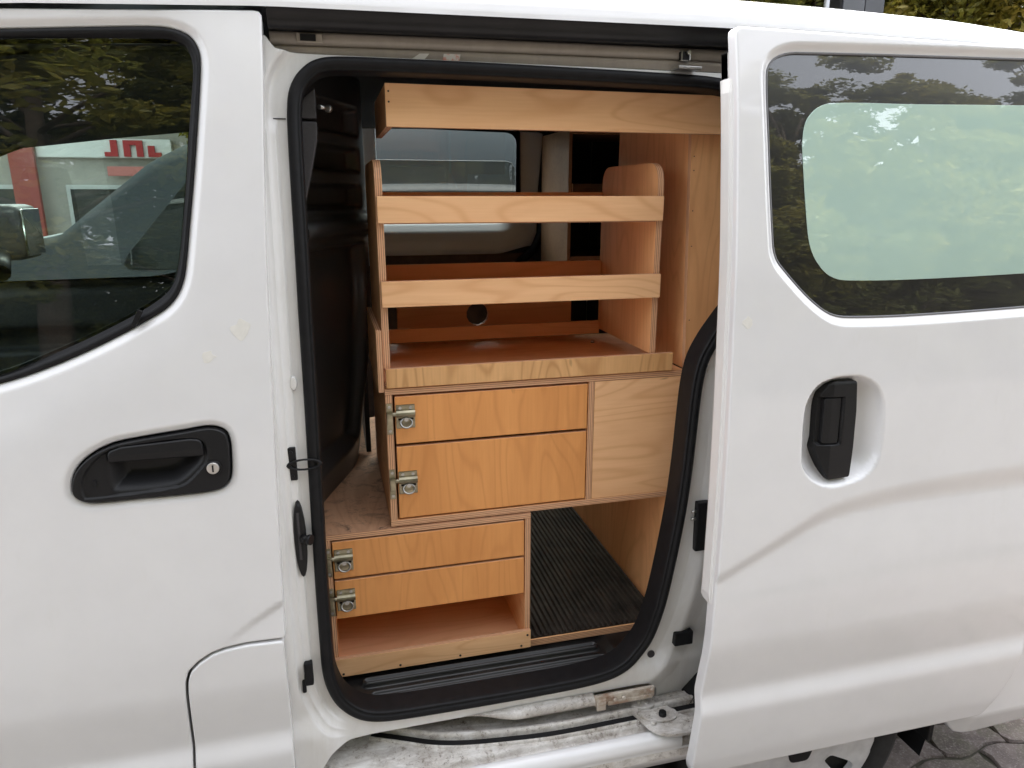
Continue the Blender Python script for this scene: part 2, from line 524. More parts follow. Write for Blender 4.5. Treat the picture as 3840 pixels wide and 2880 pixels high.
def panel(name, outline, holes, f, mat, parent, step=0.008, roll=0.004, flange=0.018, hole_roll=0.003, hole_flange=0.012, extra=None, flip=False, rings=()):
    """sheet pressed to Y = f(x, z): trimmed by an outline, with holes, rolled edges and return flanges.
    flip: seen from +Y instead of -Y (normals and rolls the other way)"""
    sgn = -1.0 if flip else 1.0
    loops = []
    O = ccw(resample(outline, step * 0.8)); N = out_normals(O)
    loops.append((O - N * roll, N, roll, flange))
    for h in holes:
        H = ccw(resample(h, step * 0.7)); Nh = -out_normals(H)
        loops.append((H - Nh * hole_roll, Nh, hole_roll, hole_flange))
    pts = []; edges = []; loop_idx = []
    for P, _, _, _ in loops:
        s = len(pts); n = len(P)
        pts += P.tolist(); edges += [(s + i, s + (i + 1) % n) for i in range(n)]
        loop_idx.append(list(range(s, s + n)))
    lo, hi = O.min(0), O.max(0)
    gx = np.arange(lo[0], hi[0], step); gz = np.arange(lo[1], hi[1], step * 0.866)
    G = np.array([(x + (0.5 * step if j % 2 else 0), z) for j, z in enumerate(gz) for x in gx])
    for L_, offs in rings:
        L_ = ccw(np.asarray(L_)); G = G[~((-sdist(L_, G) > min(offs) - step * .5) & (-sdist(L_, G) < max(offs) + step * .5))]
    for L_, offs in rings:
        L_ = ccw(np.asarray(L_)); E_ = resample(L_, min(step, .006)); NE = out_normals(E_)
        for o_ in offs: G = np.vstack([G, E_ + NE * o_])
    if extra is not None: G = np.vstack([G, extra])
    keep = inside(loops[0][0], G)
    for P, _, _, _ in loops[1:]: keep &= ~inside(P, G)
    G = G[keep]
    for P, _, _, _ in loops:
        G = G[dist(P, G) > min(step * 0.45, .0018 if rings else 1)]
    allp = np.vstack([np.array(pts), G])
    r = delaunay_2d_cdt([Vector(p) for p in allp.tolist()], edges, [], 0, 1e-7)
    V2 = np.array([(v.x, v.y) for v in r[0]])
    T = np.array(r[2], int)
    cen = V2[T].mean(1)
    k = inside(loops[0][0], cen)
    for P, _, _, _ in loops[1:]: k &= ~inside(P, cen)
    T = T[k]
    # orientation towards -Y
    a = V2[T]
    ar = (a[:, 1, 0] - a[:, 0, 0]) * (a[:, 2, 1] - a[:, 0, 1]) - (a[:, 2, 0] - a[:, 0, 0]) * (a[:, 1, 1] - a[:, 0, 1])
    T[ar < 0] = T[ar < 0][:, ::-1]
    if flip: T = T[:, ::-1]
    def surf(X):
        e = 0.0006
        y = f(X)
        fx = (f(X + [e, 0]) - f(X - [e, 0])) / (2 * e)
        fz = (f(X + [0, e]) - f(X - [0, e])) / (2 * e)
        n = np.c_[fx, -np.ones(len(X)), fz] * sgn
        return y, n / np.linalg.norm(n, axis=1, keepdims=True)
    y, n = surf(V2)
    verts = [np.c_[V2[:, 0], y, V2[:, 1]]]; norms = [n]; faces = T.tolist(); cnt = len(V2)
    for (P, Nn, rr, fl) in loops:
        yp, npn = surf(P); o3 = np.c_[Nn[:, 0], np.zeros(len(P)), Nn[:, 1]]
        m = len(P); rings = []
        specs = [(math.radians(t), 0) for t in (0, 30, 60, 90)] + [(math.radians(90), fl)]
        for th, dp in specs:
            q = P + Nn * rr * math.sin(th)
            yy = yp + sgn * (rr * (1 - math.cos(th)) + dp)
            verts.append(np.c_[q[:, 0], yy, q[:, 1]])
            nn = npn * math.cos(th) + o3 * math.sin(th)
            norms.append(nn / np.linalg.norm(nn, axis=1, keepdims=True))
            rings.append(range(cnt, cnt + m)); cnt += m
        outer = (Nn[0] @ out_normals(ccw(P))[0]) > 0
        for A, Bq in zip(rings[:-1], rings[1:]):
            for i in range(m):
                j = (i + 1) % m
                q = (A[i], Bq[i], Bq[j], A[j])
                if not outer: q = q[::-1]
                if flip: q = q[::-1]
                faces.append(q)
    return mesh_obj(name, np.vstack(verts), faces, mat, parent, normals=np.vstack(norms))

def sweep_x(name, prof, xs, mat, parent, dy=None, dz=None, smooth=True, caps=True):
    """profile [(Y, z)] swept along X; dy(x), dz(x) shift it"""
    V, F = [], []; n = len(prof)
    for x in xs:
        for (y, z) in prof:
            V.append((x, y + (dy(x) if dy else 0), z + (dz(x) if dz else 0)))
    for i in range(len(xs) - 1):
        for j in range(n - 1):
            a = i * n + j
            F.append((a, a + n, a + n + 1, a + 1))
    return mesh_obj(name, V, F, mat, parent, smooth=smooth)

def grid_obj(name, U, Vv, fn, mat, parent, smooth=True, flip=False):
    """fn(u, v) -> xyz on a regular grid"""
    P = [fn(u, v) for v in Vv for u in U]
    n = len(U); F = []
    for j in range(len(Vv) - 1):
        for i in range(n - 1):
            q = (j * n + i, j * n + i + 1, (j + 1) * n + i + 1, (j + 1) * n + i)
            F.append(q[::-1] if flip else q)
    return mesh_obj(name, P, F, mat, parent, smooth=smooth)

def loop_tube(name, path3, n2, prof, mat, parent, closed=True):
    """profile [(outward, towards -Y)] swept along a loop lying roughly in the XZ plane"""
    m, k = len(path3), len(prof)
    V = []
    for p, nn in zip(path3, n2):
        for (a, h) in prof:
            V.append((p[0] + nn[0] * a, p[1] - h, p[2] + nn[1] * a))
    F = []
    for i in range(m if closed else m - 1):
        for j in range(k - 1):
            a, b = i * k + j, ((i + 1) % m) * k + j
            F.append((a, a + 1, b + 1, b))
    return mesh_obj(name, V, F, mat, parent, smooth=True)

def loft(name, loops, mat, parent, smooth=True):
    """closed loops of equal point count"""
    V = np.vstack(loops); m = len(loops[0]); F = []
    for r in range(len(loops) - 1):
        for i in range(m):
            j = (i + 1) % m
            F.append((r * m + i, r * m + j, (r + 1) * m + j, (r + 1) * m + i))
    return mesh_obj(name, V, F, mat, parent, smooth=smooth)

def lathe_y(name, prof, c, mat, parent, n=64, smooth=True):
    """profile [(radius, Y)] turned about the Y axis through c"""
    V, F = [], []; k = len(prof)
    for i in range(n):
        a = 2 * math.pi * i / n
        for r, y in prof: V.append((c[0] + r * math.cos(a), c[1] + y, c[2] + r * math.sin(a)))
    for i in range(n):
        j = (i + 1) % n
        for q in range(k - 1): F.append((i * k + q, i * k + q + 1, j * k + q + 1, j * k + q))
    return mesh_obj(name, V, F, mat, parent, smooth=smooth)

def disc_y(bm, x, y, z, r, h, n=14, mi=0):
    return bm_cyl(bm, (x, y, z), (x, y - h, z), r, r * 0.9, n, mi)

# ---------------------------------------------------------------- ground
bm = bmesh.new()
bmesh.ops.create_grid(bm, x_segments=1, y_segments=1, size=150)
gm, gnt, gb = new_mat('yard_ground')
gv = objcoord(gnt)
ga = noise(gnt, gv, 3.0, 6, 0.7); gc = noise(gnt, gv, 60, 4, 0.7)
gcol = ramp(gnt, ga, [(0.35, (0.085, 0.075, 0.068)), (0.65, (0.15, 0.135, 0.125))])
gcol = mixc(gnt, ramp(gnt, gc, [(0.5, (0, 0, 0)), (0.75, (0.6,) * 3)]), gcol, (0.22, 0.20, 0.19))
gnt.links.new(gcol, gb.inputs['Base Color']); setp(gb, None, 0.9); bump(gnt, gb, gc, 0.4, 0.004)
ground = bm_obj('ground', bm, gm)
ground['kind'] = 'structure'
ground.location.z = -0.012

bm = bmesh.new(); bmesh.ops.create_grid(bm, x_segments=1, y_segments=1, size=0.5)
jm, jnt, jb = new_mat('joint_sand')
jn = noise(jnt, objcoord(jnt), 40, 5, 0.7)
jnt.links.new(ramp(jnt, jn, [(0.35, (0.035, 0.035, 0.022)), (0.65, (0.075, 0.068, 0.05))]), jb.inputs['Base Color']); setp(jb, None, 0.95)
pavement = bm_obj('pavement', bm, jm)
pavement['kind'] = 'structure'
pavement.scale = (3.2, 2.6, 1); pavement.location = (2.1, -0.35, -0.006)
pavement.scale = (1, 1, 1)
for v in pavement.data.vertices: v.co.x *= 3.4; v.co.y *= 2.8

def paver_mesh(seed):
    r = random.Random(seed)
    L, W, H = 0.222, 0.110, 0.06
    g = 0.003
    top = []
    def edge(p, q, wob, n=6):
        p, q = Vector(p), Vector(q); d = q - p; nn = Vector((d.y, -d.x)).normalized()
        for i in range(n):
            t = i / n
            top.append(p + d * t + nn * (wob * math.sin(2 * math.pi * t)) + Vector((r.uniform(-1, 1), r.uniform(-1, 1))) * 0.0012)
    x, y = L / 2 - g, W / 2 - g
    edge((-x, -y), (x, -y), 0.012); edge((x, -y), (x, y), 0.007, 4); edge((x, y), (-x, y), -0.012); edge((-x, y), (-x, -y), -0.007, 4)
    n = len(top); V = []
    for s, z in ((1.0, -H), (1.0, -0.005), (0.955, 0.0)):
        for p in top: V.append((p.x * s, p.y * (s if s == 1 else 0.92), z + (r.uniform(-.0012, .0012) if z == 0 else 0)))
    F = [tuple(range(2 * n, 3 * n))]
    for k in range(2):
        for i in range(n):
            j = (i + 1) % n
            F.append((k * n + i, k * n + j, (k + 1) * n + j, (k + 1) * n + i))
    me = bpy.data.meshes.new('paver'); me.from_pydata(V, [], F); me.materials.append(PAVER); me.update()
    return me
pm = [paver_mesh(i) for i in range(5)]
cnt = 0
for j in range(24):
    for i in range(14):
        if cnt >= 300: break
        px = 0.62 + i * 0.222 + (0.111 if j % 2 else 0); py = -1.5 + j * 0.110
        if px > 3.75 or py > 0.95: continue
        o = bpy.data.objects.new('paver', pm[random.randrange(5)])
        o.parent = pavement
        o.location = (px - 2.1, py + 0.35, 0.006 + random.uniform(-0.003, 0.004))
        o.rotation_euler = (random.uniform(-.015, .015), random.uniform(-.015, .015), random.uniform(-.012, .012) + (math.pi if random.random() < .5 else 0) * 0)
        C.objects.link(o); cnt += 1

# ---------------------------------------------------------------- van: body surface
BZ = [.10, .20, .30, .42, .47, .53, .590, .624, .75, .85, 1.016, 1.187, 1.36, 1.454, 1.637, 1.708, 1.781, 1.81, 1.9, 2.0]
BY = [.12, .085, .06, .036, .025, .018, .012, .0225, .001, .002, .008, .019, .035, .044, .073, .085, .103, .110, .135, .165]
_z = np.arange(0.1, 2.0, 0.001)
_b = np.interp(_z, BZ, BY)
_k = np.exp(-0.5 * (np.arange(-40, 41) / 9.0)**2); _k /= _k.sum()
_b = np.convolve(np.pad(_b, 40, mode='edge'), _k, 'valid')
_k2 = np.exp(-0.5 * (np.arange(-160, 161) / 45.0)**2); _k2 /= _k2.sum()
_b2 = np.convolve(np.pad(_b, 160, mode='edge'), _k2, 'valid')
_w = sstep((_z - 0.68) / 0.12)
_b = _b * (1 - _w) + _b2 * _w
def Bz(z): return np.interp(z, _z, _b)
def Bf(z): return float(np.interp(z, _z, _b))

OFF = 0.105       # how far the open sliding door stands out from the body side

van = thing('delivery_van', 'white delivery van with its side sliding door open on plywood fittings', 'van', (0.6, 0.85, 0.0))

# roof height law
def edge_z(x): return float(np.interp(x, [-1.5, -.9, -.415, -.07, .23, .70, 1.2, 1.8, 2.2], [1.50, 1.745, 1.806, 1.822, 1.826, 1.832, 1.828, 1.805, 1.78]))
ROOF = [(.000, 0.0), (.0015, .008), (.006, .022), (.016, .037), (.036, .053), (.070, .064), (.12, .073), (.20, .083), (.35, .095), (.55, .103), (.74, .105)]
def roof_pt(u, x):
    """u runs 0..1 over half the roof and 1..2 over the far half"""
    far = u > 1
    t = (2 - u if far else u) * (len(ROOF) - 1)
    i = min(int(t), len(ROOF) - 2); s = t - i
    dy = ROOF[i][0] * (1 - s) + ROOF[i + 1][0] * s; dz = ROOF[i][1] * (1 - s) + ROOF[i + 1][1] * s
    y = 0.110 + dy
    dr = -0.055 * max(x - 0.9, 0)**2 - 0.10 * max(-x - 0.3, 0)**2
    return (x, 1.70 - y if far else y, edge_z(x) + dz + dr * min(1, dy / 0.06))
xs = np.linspace(-1.15, 2.2, 80)
us = np.r_[np.linspace(0, 1, 41), np.linspace(1, 2, 41)[1:]]
grid_obj('roof', xs, us, lambda x, u: roof_pt(u, x), PAINT, van)
grid_obj('headliner', np.linspace(-0.9, 2.15, 12), np.linspace(0.17, 1.53, 12),
         lambda x, y: (x, y, 1.775 + 0.03 * math.sin(math.pi * (y - .17) / 1.36) + (edge_z(x) - 1.826)), HEAD, van, flip=True)

grid_obj('cab_header', np.linspace(-1.12, -.095, 24), np.linspace(.112, .22, 4), lambda x, y: (x, y, edge_z(x) - .052 + .03 * (y - .11)), HEAD, van, flip=True)
# ---- front door
fwin = [(-0.417, 1.774), (-0.28, 1.784), (-0.22, 1.787), (-0.196, 1.784), (-0.178, 1.776), (-0.168, 1.761), (-0.165, 1.742), (-0.17, 1.693), (-0.178, 1.635), (-0.186, 1.582), (-0.2, 1.498), (-0.208, 1.452), (-0.214, 1.427), (-0.225, 1.404), (-0.243, 1.385), (-0.274, 1.367), (-0.329, 1.339), (-0.4, 1.309), (-0.47, 1.287), (-.60, 1.262), (-.90, 1.245), (-1.26, 1.24), (-1.33, 1.245), (-1.345, 1.28), (-1.29, 1.42), (-1.17, 1.56), (-1.01, 1.66), (-.80, 1.728), (-.58, 1.762)]
fwin_in = [(-0.421, 1.757), (-0.30, 1.764), (-0.23, 1.767), (-0.205, 1.768), (-0.186, 1.760), (-0.179, 1.748), (-0.177, 1.730), (-0.183, 1.687), (-0.192, 1.630), (-0.199, 1.577), (-0.217, 1.47), (-0.226, 1.435), (-0.236, 1.417), (-0.256, 1.4), (-0.286, 1.382), (-0.347, 1.352), (-0.41, 1.325), (-0.472, 1.302), (-.60, 1.276), (-.90, 1.259), (-1.24, 1.256), (-1.31, 1.259), (-1.32, 1.28), (-1.27, 1.41), (-1.155, 1.545), (-1.0, 1.643), (-.79, 1.711), (-.58, 1.745)]
FWIN, FWIN_IN = ccw(catmull(fwin)), ccw(catmull(fwin_in))
fh = [(-0.399, 1.122), (-0.394, 1.143), (-0.383, 1.16), (-0.363, 1.176), (-0.339, 1.187), (-0.317, 1.192), (-0.232, 1.201), (-0.195, 1.204), (-0.175, 1.196), (-0.169, 1.181), (-0.169, 1.151), (-0.172, 1.121), (-0.18, 1.106), (-0.198, 1.099), (-0.242, 1.097), (-0.308, 1.097), (-0.372, 1.097), (-0.387, 1.102), (-0.396, 1.11)]
FH = ccw(catmull(fh))
SHOULDER = ccw(catmull([(-0.482, 1.19), (-0.396, 1.24), (-0.297, 1.298), (-0.229, 1.343), (-0.192, 1.388), (-0.178, 1.429), (-0.166, 1.499), (-0.152, 1.631), (-0.143, 1.742), (-.16, 1.80), (-.22, 1.84), (-.6, 1.86), (-1.2, 1.9), (-1.4, 1.6), (-1.3, 1.2), (-1.1, 1.0), (-.8, 1.02)]))
_cf = np.array([(-.40, .70), (-.167, .858), (-.113, .890), (0.0, .95)])
def f_front(X):
    x, z = X[:, 0], X[:, 1]
    y = Bz(z)
    d = sdist(SHOULDER, X)
    y = y + 0.12 * 0.012 * np.log1p(np.exp(np.clip(d / 0.012, -30, 30)))
    dw = -sdist(FWIN, X)
    y = y + 0.006 * (1 - sstep(dw / 0.014)) * (dw > -0.02)
    dh = -sdist(FH, X)
    y = y + 0.004 * (1 - sstep(dh / 0.012)) * (dh > -0.02)
    zc = np.interp(x, _cf[:, 0], _cf[:, 1]); s = (zc - z) * 0.86
    y = y + 0.006 * sstep((s + .008) / .016) * np.exp(-np.maximum(s, 0) / .05) * sstep((x + .24) / .13)
    return y
door_out = [(-.0735, 1.8165, .010)] + [(-.078, 1.72, 0), (-.084, 1.632, 0), (-.093, 1.461, 0), (-.100, 1.272, 0), (-.107, 1.054, 0), (-.113, .8245, .003),
            (-.175, .826, 0), (-.212, .823, 0), (-.232, .8175, 0), (-.254, .804, 0), (-.270, .788, 0), (-.2765, .768, 0), (-.279, .742, 0), (-.283, .654, 0), (-.287, .56, 0), (-.292, .46, 0), (-.293, .39, .01),
            (-1.40, .39, .02), (-1.44, .9, 0), (-1.42, 1.20, .02), (-1.34, 1.42, 0), (-1.20, 1.585, 0), (-1.02, 1.69, .02), (-.80, 1.752, 0), (-.60, 1.786, 0), (-.415, 1.8005, 0), (-.24, 1.809, 0)]
DOOR = rounded(door_out)
front_door = panel('front_door', DOOR, [FWIN, FH], f_front, PAINT, van, 0.0085, 0.0035, 0.022, rings=[(FWIN, [.0055, .008, .0105, .013, .016]), (FH, [.0055, .008, .011, .014])])
# black rubber frame round the glass
n_l = 260
def even(P, n):
    P = ccw(np.asarray(P)); Q = np.vstack([P, P[:1]])
    L = np.r_[0, np.cumsum(np.linalg.norm(np.diff(Q, axis=0), axis=1))]
    s = np.linspace(0, L[-1], n, endpoint=False)
    return np.c_[np.interp(s, L, Q[:, 0]), np.interp(s, L, Q[:, 1])]
def match(A, Bq, n):
    a = even(A, n); b = even(Bq, n * 4)
    i0 = np.argmin(((b - a[0])**2).sum(1)); out = [b[i0]]; k = i0
    for p in a[1:]:
        j = [(k + q) % len(b) for q in range(0, 14)]
        d = ((b[j] - p)**2).sum(1); k = j[int(np.argmin(d))]; out.append(b[k])
    return a, np.array(out)
la, lb = match(FWIN, FWIN_IN, n_l)
def ring3(P, dy): return np.c_[P[:, 0], f_front(P) + dy, P[:, 1]]
N_a = out_normals(la)
loops = [ring3(la + N_a * .004, .012), ring3(la + N_a * .001, .002), ring3(la - N_a * .0015, -.0035), ring3(la * .72 + lb * .28, -.0045), ring3(la * .45 + lb * .55, -.003), ring3(la * .42 + lb * .58, .001),
         ring3(la * .20 + lb * .80, .001), ring3(la * .18 + lb * .82, .0045), ring3(lb, .006), ring3(lb - N_a * .001, .016)]
loft('window_seal', loops, RUBBER, front_door)
def f_fglass(X): return Bz(X[:, 1]) + 0.016
gl = even(FWIN_IN, 160); gl = gl + out_normals(gl) * 0.004
panel('window_glass', gl, [], f_fglass, GLASS, front_door, 0.03, 0.0005, 0.0)
# clip where the belt moulding meets the corner piece
bm = bmesh.new(); bm_box(bm, -.0035, .0035, -.003, .004, -.013, .013, .001)
bmesh.ops.rotate(bm, verts=bm.verts, cent=(0, 0, 0), matrix=Matrix.Rotation(R(28), 3, 'Y'))
bmesh.ops.translate(bm, verts=bm.verts, vec=(-.282, Bf(1.374) + .003, 1.374))
bm_obj('moulding_clip', bm, RUBBER, front_door)
# handle: surround with a finger bowl, grip bar, lock, small cap
CAV = ccw(catmull([(-.3435, 1.179), (-.28, 1.188), (-.222, 1.183), (-.207, 1.168), (-.209, 1.150), (-.222, 1.134), (-.2436, 1.117), (-.266, 1.111), (-.334, 1.110), (-.345, 1.116), (-.348, 1.146)]))
LOWER = ccw(catmull([(-.383, 1.108), (-.375, 1.105), (-.33, 1.106), (-.266, 1.109), (-.240, 1.114), (-.218, 1.132), (-.203, 1.152), (-.205, 1.18), (-.225, 1.19), (-.30, 1.186), (-.345, 1.178), (-.372, 1.155), (-.384, 1.13)]))
def f_fh(X):
    y = Bz(X[:, 1]) - 0.0045
    y = y + .004 * sstep(sdist(LOWER, X) / .004)
    y = y + .026 * sstep(sdist(CAV, X) / .028)
    return y
FH_IN = even(FH, 120); FH_IN = FH_IN - out_normals(FH_IN) * .0025
panel('door_handle', FH_IN, [], f_fh, PLASTIC, front_door, .0024, .0030, .012)
GRIP = ccw(rounded([(-.343, 1.160, .004), (-.341, 1.178, .008), (-.322, 1.184, .01), (-.226, 1.1885, .006), (-.209, 1.186, .010), (-.207, 1.159, .003)]))
panel('handle_grip', GRIP, [], lambda X: Bz(X[:, 1]) - .0075 + .25 * np.maximum(1.172 - X[:, 1], 0), PLASTIC, front_door, .004, .003, .010)
bm = bmesh.new()
disc_y(bm, -.196, Bf(1.14) - .002, 1.139, .0125, .006, 24, 1)
disc_y(bm, -.196, Bf(1.14) - .0075, 1.140, .0098, .0035, 24, 0)
bm_box(bm, -.1972, -.1948, Bf(1.14) - .0118, Bf(1.14) - .0105, 1.1345, 1.1455, 0, 1)
bm_obj('door_lock', bm, None, front_door, mats=[STEEL, PLASTIC])
bm = bmesh.new(); disc_y(bm, -.3655, Bf(1.13) - .0005, 1.1285, .0035, .0015, 12); bmesh.ops.scale(bm, vec=(1, 1, 1.9), verts=bm.verts, space=Matrix.Translation((.3655, 0, -1.1285)))
bm_obj('handle_cap', bm, RUBBER, front_door)
# inner door shell so the glass has a dark well below it
box('door_trim', -1.1, -.12, .10, .14, .45, 1.245, CABGREY, front_door, .01)

# dried glue left by removed stickers
GLUE = simple('glue_residue', (.715, .70, .655), .6, var=.05, scale=90)
def residue(cx, cz, r, f, parent, seed):
    g = random.Random(seed)
    lp_ = [(cx + r * g.uniform(.55, 1.1) * math.cos(a), cz + r * g.uniform(.55, 1.1) * math.sin(a)) for a in np.linspace(0, 2 * math.pi, 11, endpoint=False)]
    return panel('glue_residue', ccw(catmull(lp_, True, 4)), [], lambda X: f(X) - .0004, GLUE, parent, .004, .0002, .0002)
residue(-.137, 1.352, .017, f_front, front_door, 1); residue(-.188, 1.312, .011, f_front, front_door, 2)
# ---- fuel flap corner below the front door
flap_out = [(-.1165, .8200, .003), (-.175, .8216, 0), (-.2108, .8186, 0), (-.2302, .8135, 0), (-.2515, .8004, 0), (-.2665, .786, 0), (-.2724, .7675, 0), (-.2749, .742, 0), (-.2789, .654, 0), (-.2829, .56, 0), (-.2879, .46, 0), (-.2889, .39, 0), (-.123, .39, 0), (-.1195, .54, 0), (-.117, .7, 0)]
def f_flap(X): return Bz(X[:, 1])
panel('fuel_flap', rounded(flap_out), [], f_flap, PAINT, van, .008, .0035, .02)
box('door_gap_liner', -.33, -.13, .040, .046, .35, .86, simple('gap_grey', (.20, .20, .20), .7), van)

# ---- aperture loop (outer edge of the weatherstrip)
ap = [(-0.0475, 1.694), (-0.042, 1.715), (-0.030, 1.735), (-0.011, 1.752), (0.009, 1.760), (0.033, 1.763), (0.088, 1.764), (0.292, 1.764), (0.638, 1.760), (.70, 1.757), (.76, 1.748), (.80, 1.725), (.818, 1.69), (.822, 1.60), (.818, 1.50), (.80, 1.42), (.765, 1.352), (0.730, 1.308), (0.707, 1.278), (0.686, 1.241), (0.676, 1.201), (0.670, 1.150), (0.661, 1.042), (0.650, 0.943), (0.633, 0.835), (0.616, 0.735), (0.598, 0.655), (0.570, 0.611), (0.530, 0.588), (0.473, 0.577), (0.361, 0.573), (0.148, 0.574), (0.054, 0.577), (0.012, 0.585), (-0.019, 0.602), (-0.041, 0.627), (-0.055, 0.668), (-0.0605, 0.710), (-0.0610, 0.780), (-0.0605, 0.887), (-0.058, 1.071), (-0.0555, 1.231), (-0.0545, 1.358), (-0.053, 1.456), (-0.0505, 1.653)]
AP = ccw(catmull(ap))

# ---- body side frame (door jamb) round the opening
def f_jamb(X):
    x, z = X[:, 0], X[:, 1]
    d = -sdist(AP, X)
    left = np.interp(d, [-.05, .014, .019, .027, .031, .040, .044, .060, .2], [.052, .052, .043, .043, .036, .036, .026, .024, .024])
    right = np.interp(d, [-.05, .03, .06, .10, .2], [.052, .052, .047, .060, .075])
    low = np.full(len(x), .052)
    w = sstep((x - .30) / .25)
    y = left * (1 - w) + right * w
    wl = sstep((.70 - z) / .10) * sstep((x + .065) / .05)
    wl = wl * (1 - sstep((x - .56) / .08))
    y = y * (1 - wl) + low * wl
    wt = sstep((z - 1.645) / .025)
    flat_ = np.interp(d, [-.05, .02, .028, .034, .2], [.052, .052, .046, .030, .026])
    flat_ = flat_ * (1 - sstep((x + .05) / .04)) + .052 * sstep((x + .05) / .04)
    y = y * (1 - wt) + flat_ * wt
    return Bz(z) + y
jo = [(-.125, 1.79, 0), (-.075, 1.79, .01), (-.06, 1.768, .012), (.0, 1.7665, 0), (.88, 1.7665, .01), (.90, 1.20, 0), (.86, .80, 0), (.79, .62, .02), (.74, .50, 0), (.705, .43, .01), (.635, .43, .01), (.625, .52, .02), (.60, .548, .015), (.30, .546, 0), (.02, .545, 0), (-.055, .538, .02), (-.082, .49, .03), (-.10, .41, .01), (-.15, .40, 0), (-.15, 1.0, 0)]
side_frame = panel('side_frame', rounded(jo), [AP + out_normals(AP) * -.008], f_jamb, JAMB, van, .0085, .003, .03, rings=[(AP, [.0, .008, .0135, .0165, .0195, .027, .029, .0315, .040, .042, .0445, .052, .06])])

# ---- weatherstrip
P = resample(AP, .008); P = ccw(P); Nn = out_normals(P)
mid = P - Nn * .0115
path = np.c_[mid[:, 0], Bz(mid[:, 1]) + .050, mid[:, 1]]
prof = [(.0115, -.004), (.0115, .003), (.0098, .0075), (.006, .0102), (.0015, .0108), (-.003, .0090), (-.0050, .0052), (-.0062, .0062), (-.0085, .0052), (-.0098, .0005), (-.0102, -.012), (-.0102, -.045)]
loop_tube('door_weatherstrip', path, Nn, prof, RUBBER, van)

# ---- gutter above the opening: rail, rubber lip
gx = np.linspace(-.068, .92, 60)
prof = [(.163, 1.7640), (.1605, 1.772), (.1575, 1.7790), (.1655, 1.7800), (.166, 1.7822), (.1575, 1.7832), (.1560, 1.789), (.1555, 1.797), (.159, 1.8005), (.168, 1.803), (.168, 1.815)]
bow = lambda x: 0.002 * math.sin((x + .07) * 3.0) + (edge_z(x) - 1.826) * .6
rail = sweep_x('roof_rail', prof, gx, GUTTER, van, dz=bow)
prof = [(.172, 1.801), (.150, 1.8035), (.138, 1.8005), (.130, 1.8015), (.126, 1.806), (.1255, 1.812), (.123, 1.820), (.119, 1.8275), (.114, 1.831), (.118, 1.836), (.16, 1.84)]
sweep_x('gutter_rubber', prof, gx, RUBBER_G, van, dz=lambda x: (edge_z(x) - 1.826))
# rail stop bracket and end plate at the front of the gutter
bm = bmesh.new()
bm_box(bm, -.028, .012, .1495, .156, 1.782, 1.796, .0015); bm_box(bm, -.022, .002, .148, .1505, 1.7845, 1.7945, 0, 1)
bm_obj('rail_stop', bm, None, van, mats=[GUTTER, PLASTIC])
bm = bmesh.new()
bm_box(bm, .632, .650, .145, .158, 1.782, 1.800, .002, 1); bm_box(bm, .615, .66, .12, .15, 1.765, 1.770, .001); disc_y(bm, .645, .145, 1.796, .004, .004, 10)
bm_obj('upper_roller', bm, None, van, mats=[STEEL, PLASTIC])
# torn sticker remains in the gutter
sm_, snt, sb_ = new_mat('torn_sticker')
sv = objcoord(snt); sn = noise(snt, sv, 90, 4, .7)
snt.links.new(ramp(snt, sn, [(.45, (.62, .60, .57)), (.60, (.62, .22, .15))]), sb_.inputs['Base Color']); setp(sb_, None, .6)
def sticker(name, pts, mat):
    b_ = bmesh.new(); vs = [b_.verts.new(p) for p in pts]; b_.faces.new(vs)
    r_ = bmesh.ops.extrude_face_region(b_, geom=b_.faces[:]); bmesh.ops.translate(b_, verts=[v for v in r_['geom'] if isinstance(v, bmesh.types.BMVert)], vec=(0, -.0006, 0))
    return bm_obj(name, b_, mat, rail)
PALE = simple('sticker_white', (.62, .60, .57), .6)
sticker('sticker_scrap', [(.150, .1612, 1.7655), (.172, .1612, 1.7652), (.182, .1575, 1.7760), (.166, .1578, 1.7755)], PALE)
sticker('sticker_scrap', [(.204, .1612, 1.7652), (.232, .1612, 1.7652), (.234, .1573, 1.7770), (.206, .1575, 1.7768)], sm_)

# ---- jamb hardware
def on_jamb(x, z): return float(f_jamb(np.array([[x, z]]))[0])
y0 = on_jamb(-.078, 1.12)
bm = bmesh.new()
bm_box(bm, -.0905, -.0745, y0 - .004, y0 + .004, 1.088, 1.146, .002)
bm_torus(bm, (-.062, y0 - .006, 1.116), .016, .0028, Matrix.Rotation(R(90), 3, 'X'), 20, 7, 1.6, .55)
disc_y(bm, -.0825, y0 - .004, 1.138, .0035, .002, 10); disc_y(bm, -.0825, y0 - .004, 1.096, .0035, .002, 10)
bm_obj('lock_striker', bm, PLASTIC, side_frame)
y0 = on_jamb(-.080, .98)
bm = bmesh.new()
disc_y(bm, -.0785, y0 + .004, .98, .0105, .009, 20); bmesh.ops.scale(bm, vec=(1, 1, 7.0), verts=bm.verts, space=Matrix.Translation((.0785, 0, -.98))); bm_box(bm, -.0825, -.0765, y0 - .0062, y0 - .004, .945, 1.035, .001, 1)
bm_cyl(bm, (-.076, y0 - .004, .985), (-.064, y0 - .012, .985), .0075, .0065, 14); bm_cyl(bm, (-.065, y0 - .011, .985), (-.060, y0 - .014, .985), .009, .009, 14)
bm_obj('door_latch', bm, None, side_frame, mats=[PLASTIC, TRIM])
y0 = on_jamb(-.085, .73)
bm = bmesh.new()
bm_box(bm, -.0965, -.0895, y0 - .004, y0 + .004, .680, .772, .002); bm_box(bm, -.0905, -.0755, y0 - .013, y0 + .002, .700, .745, .003)
bm_obj('door_buffer', bm, RUBBER, side_frame)
bm = bmesh.new(); disc_y(bm, .603, on_jamb(.603, .625) + .002, .617, .0088, .005, 20)
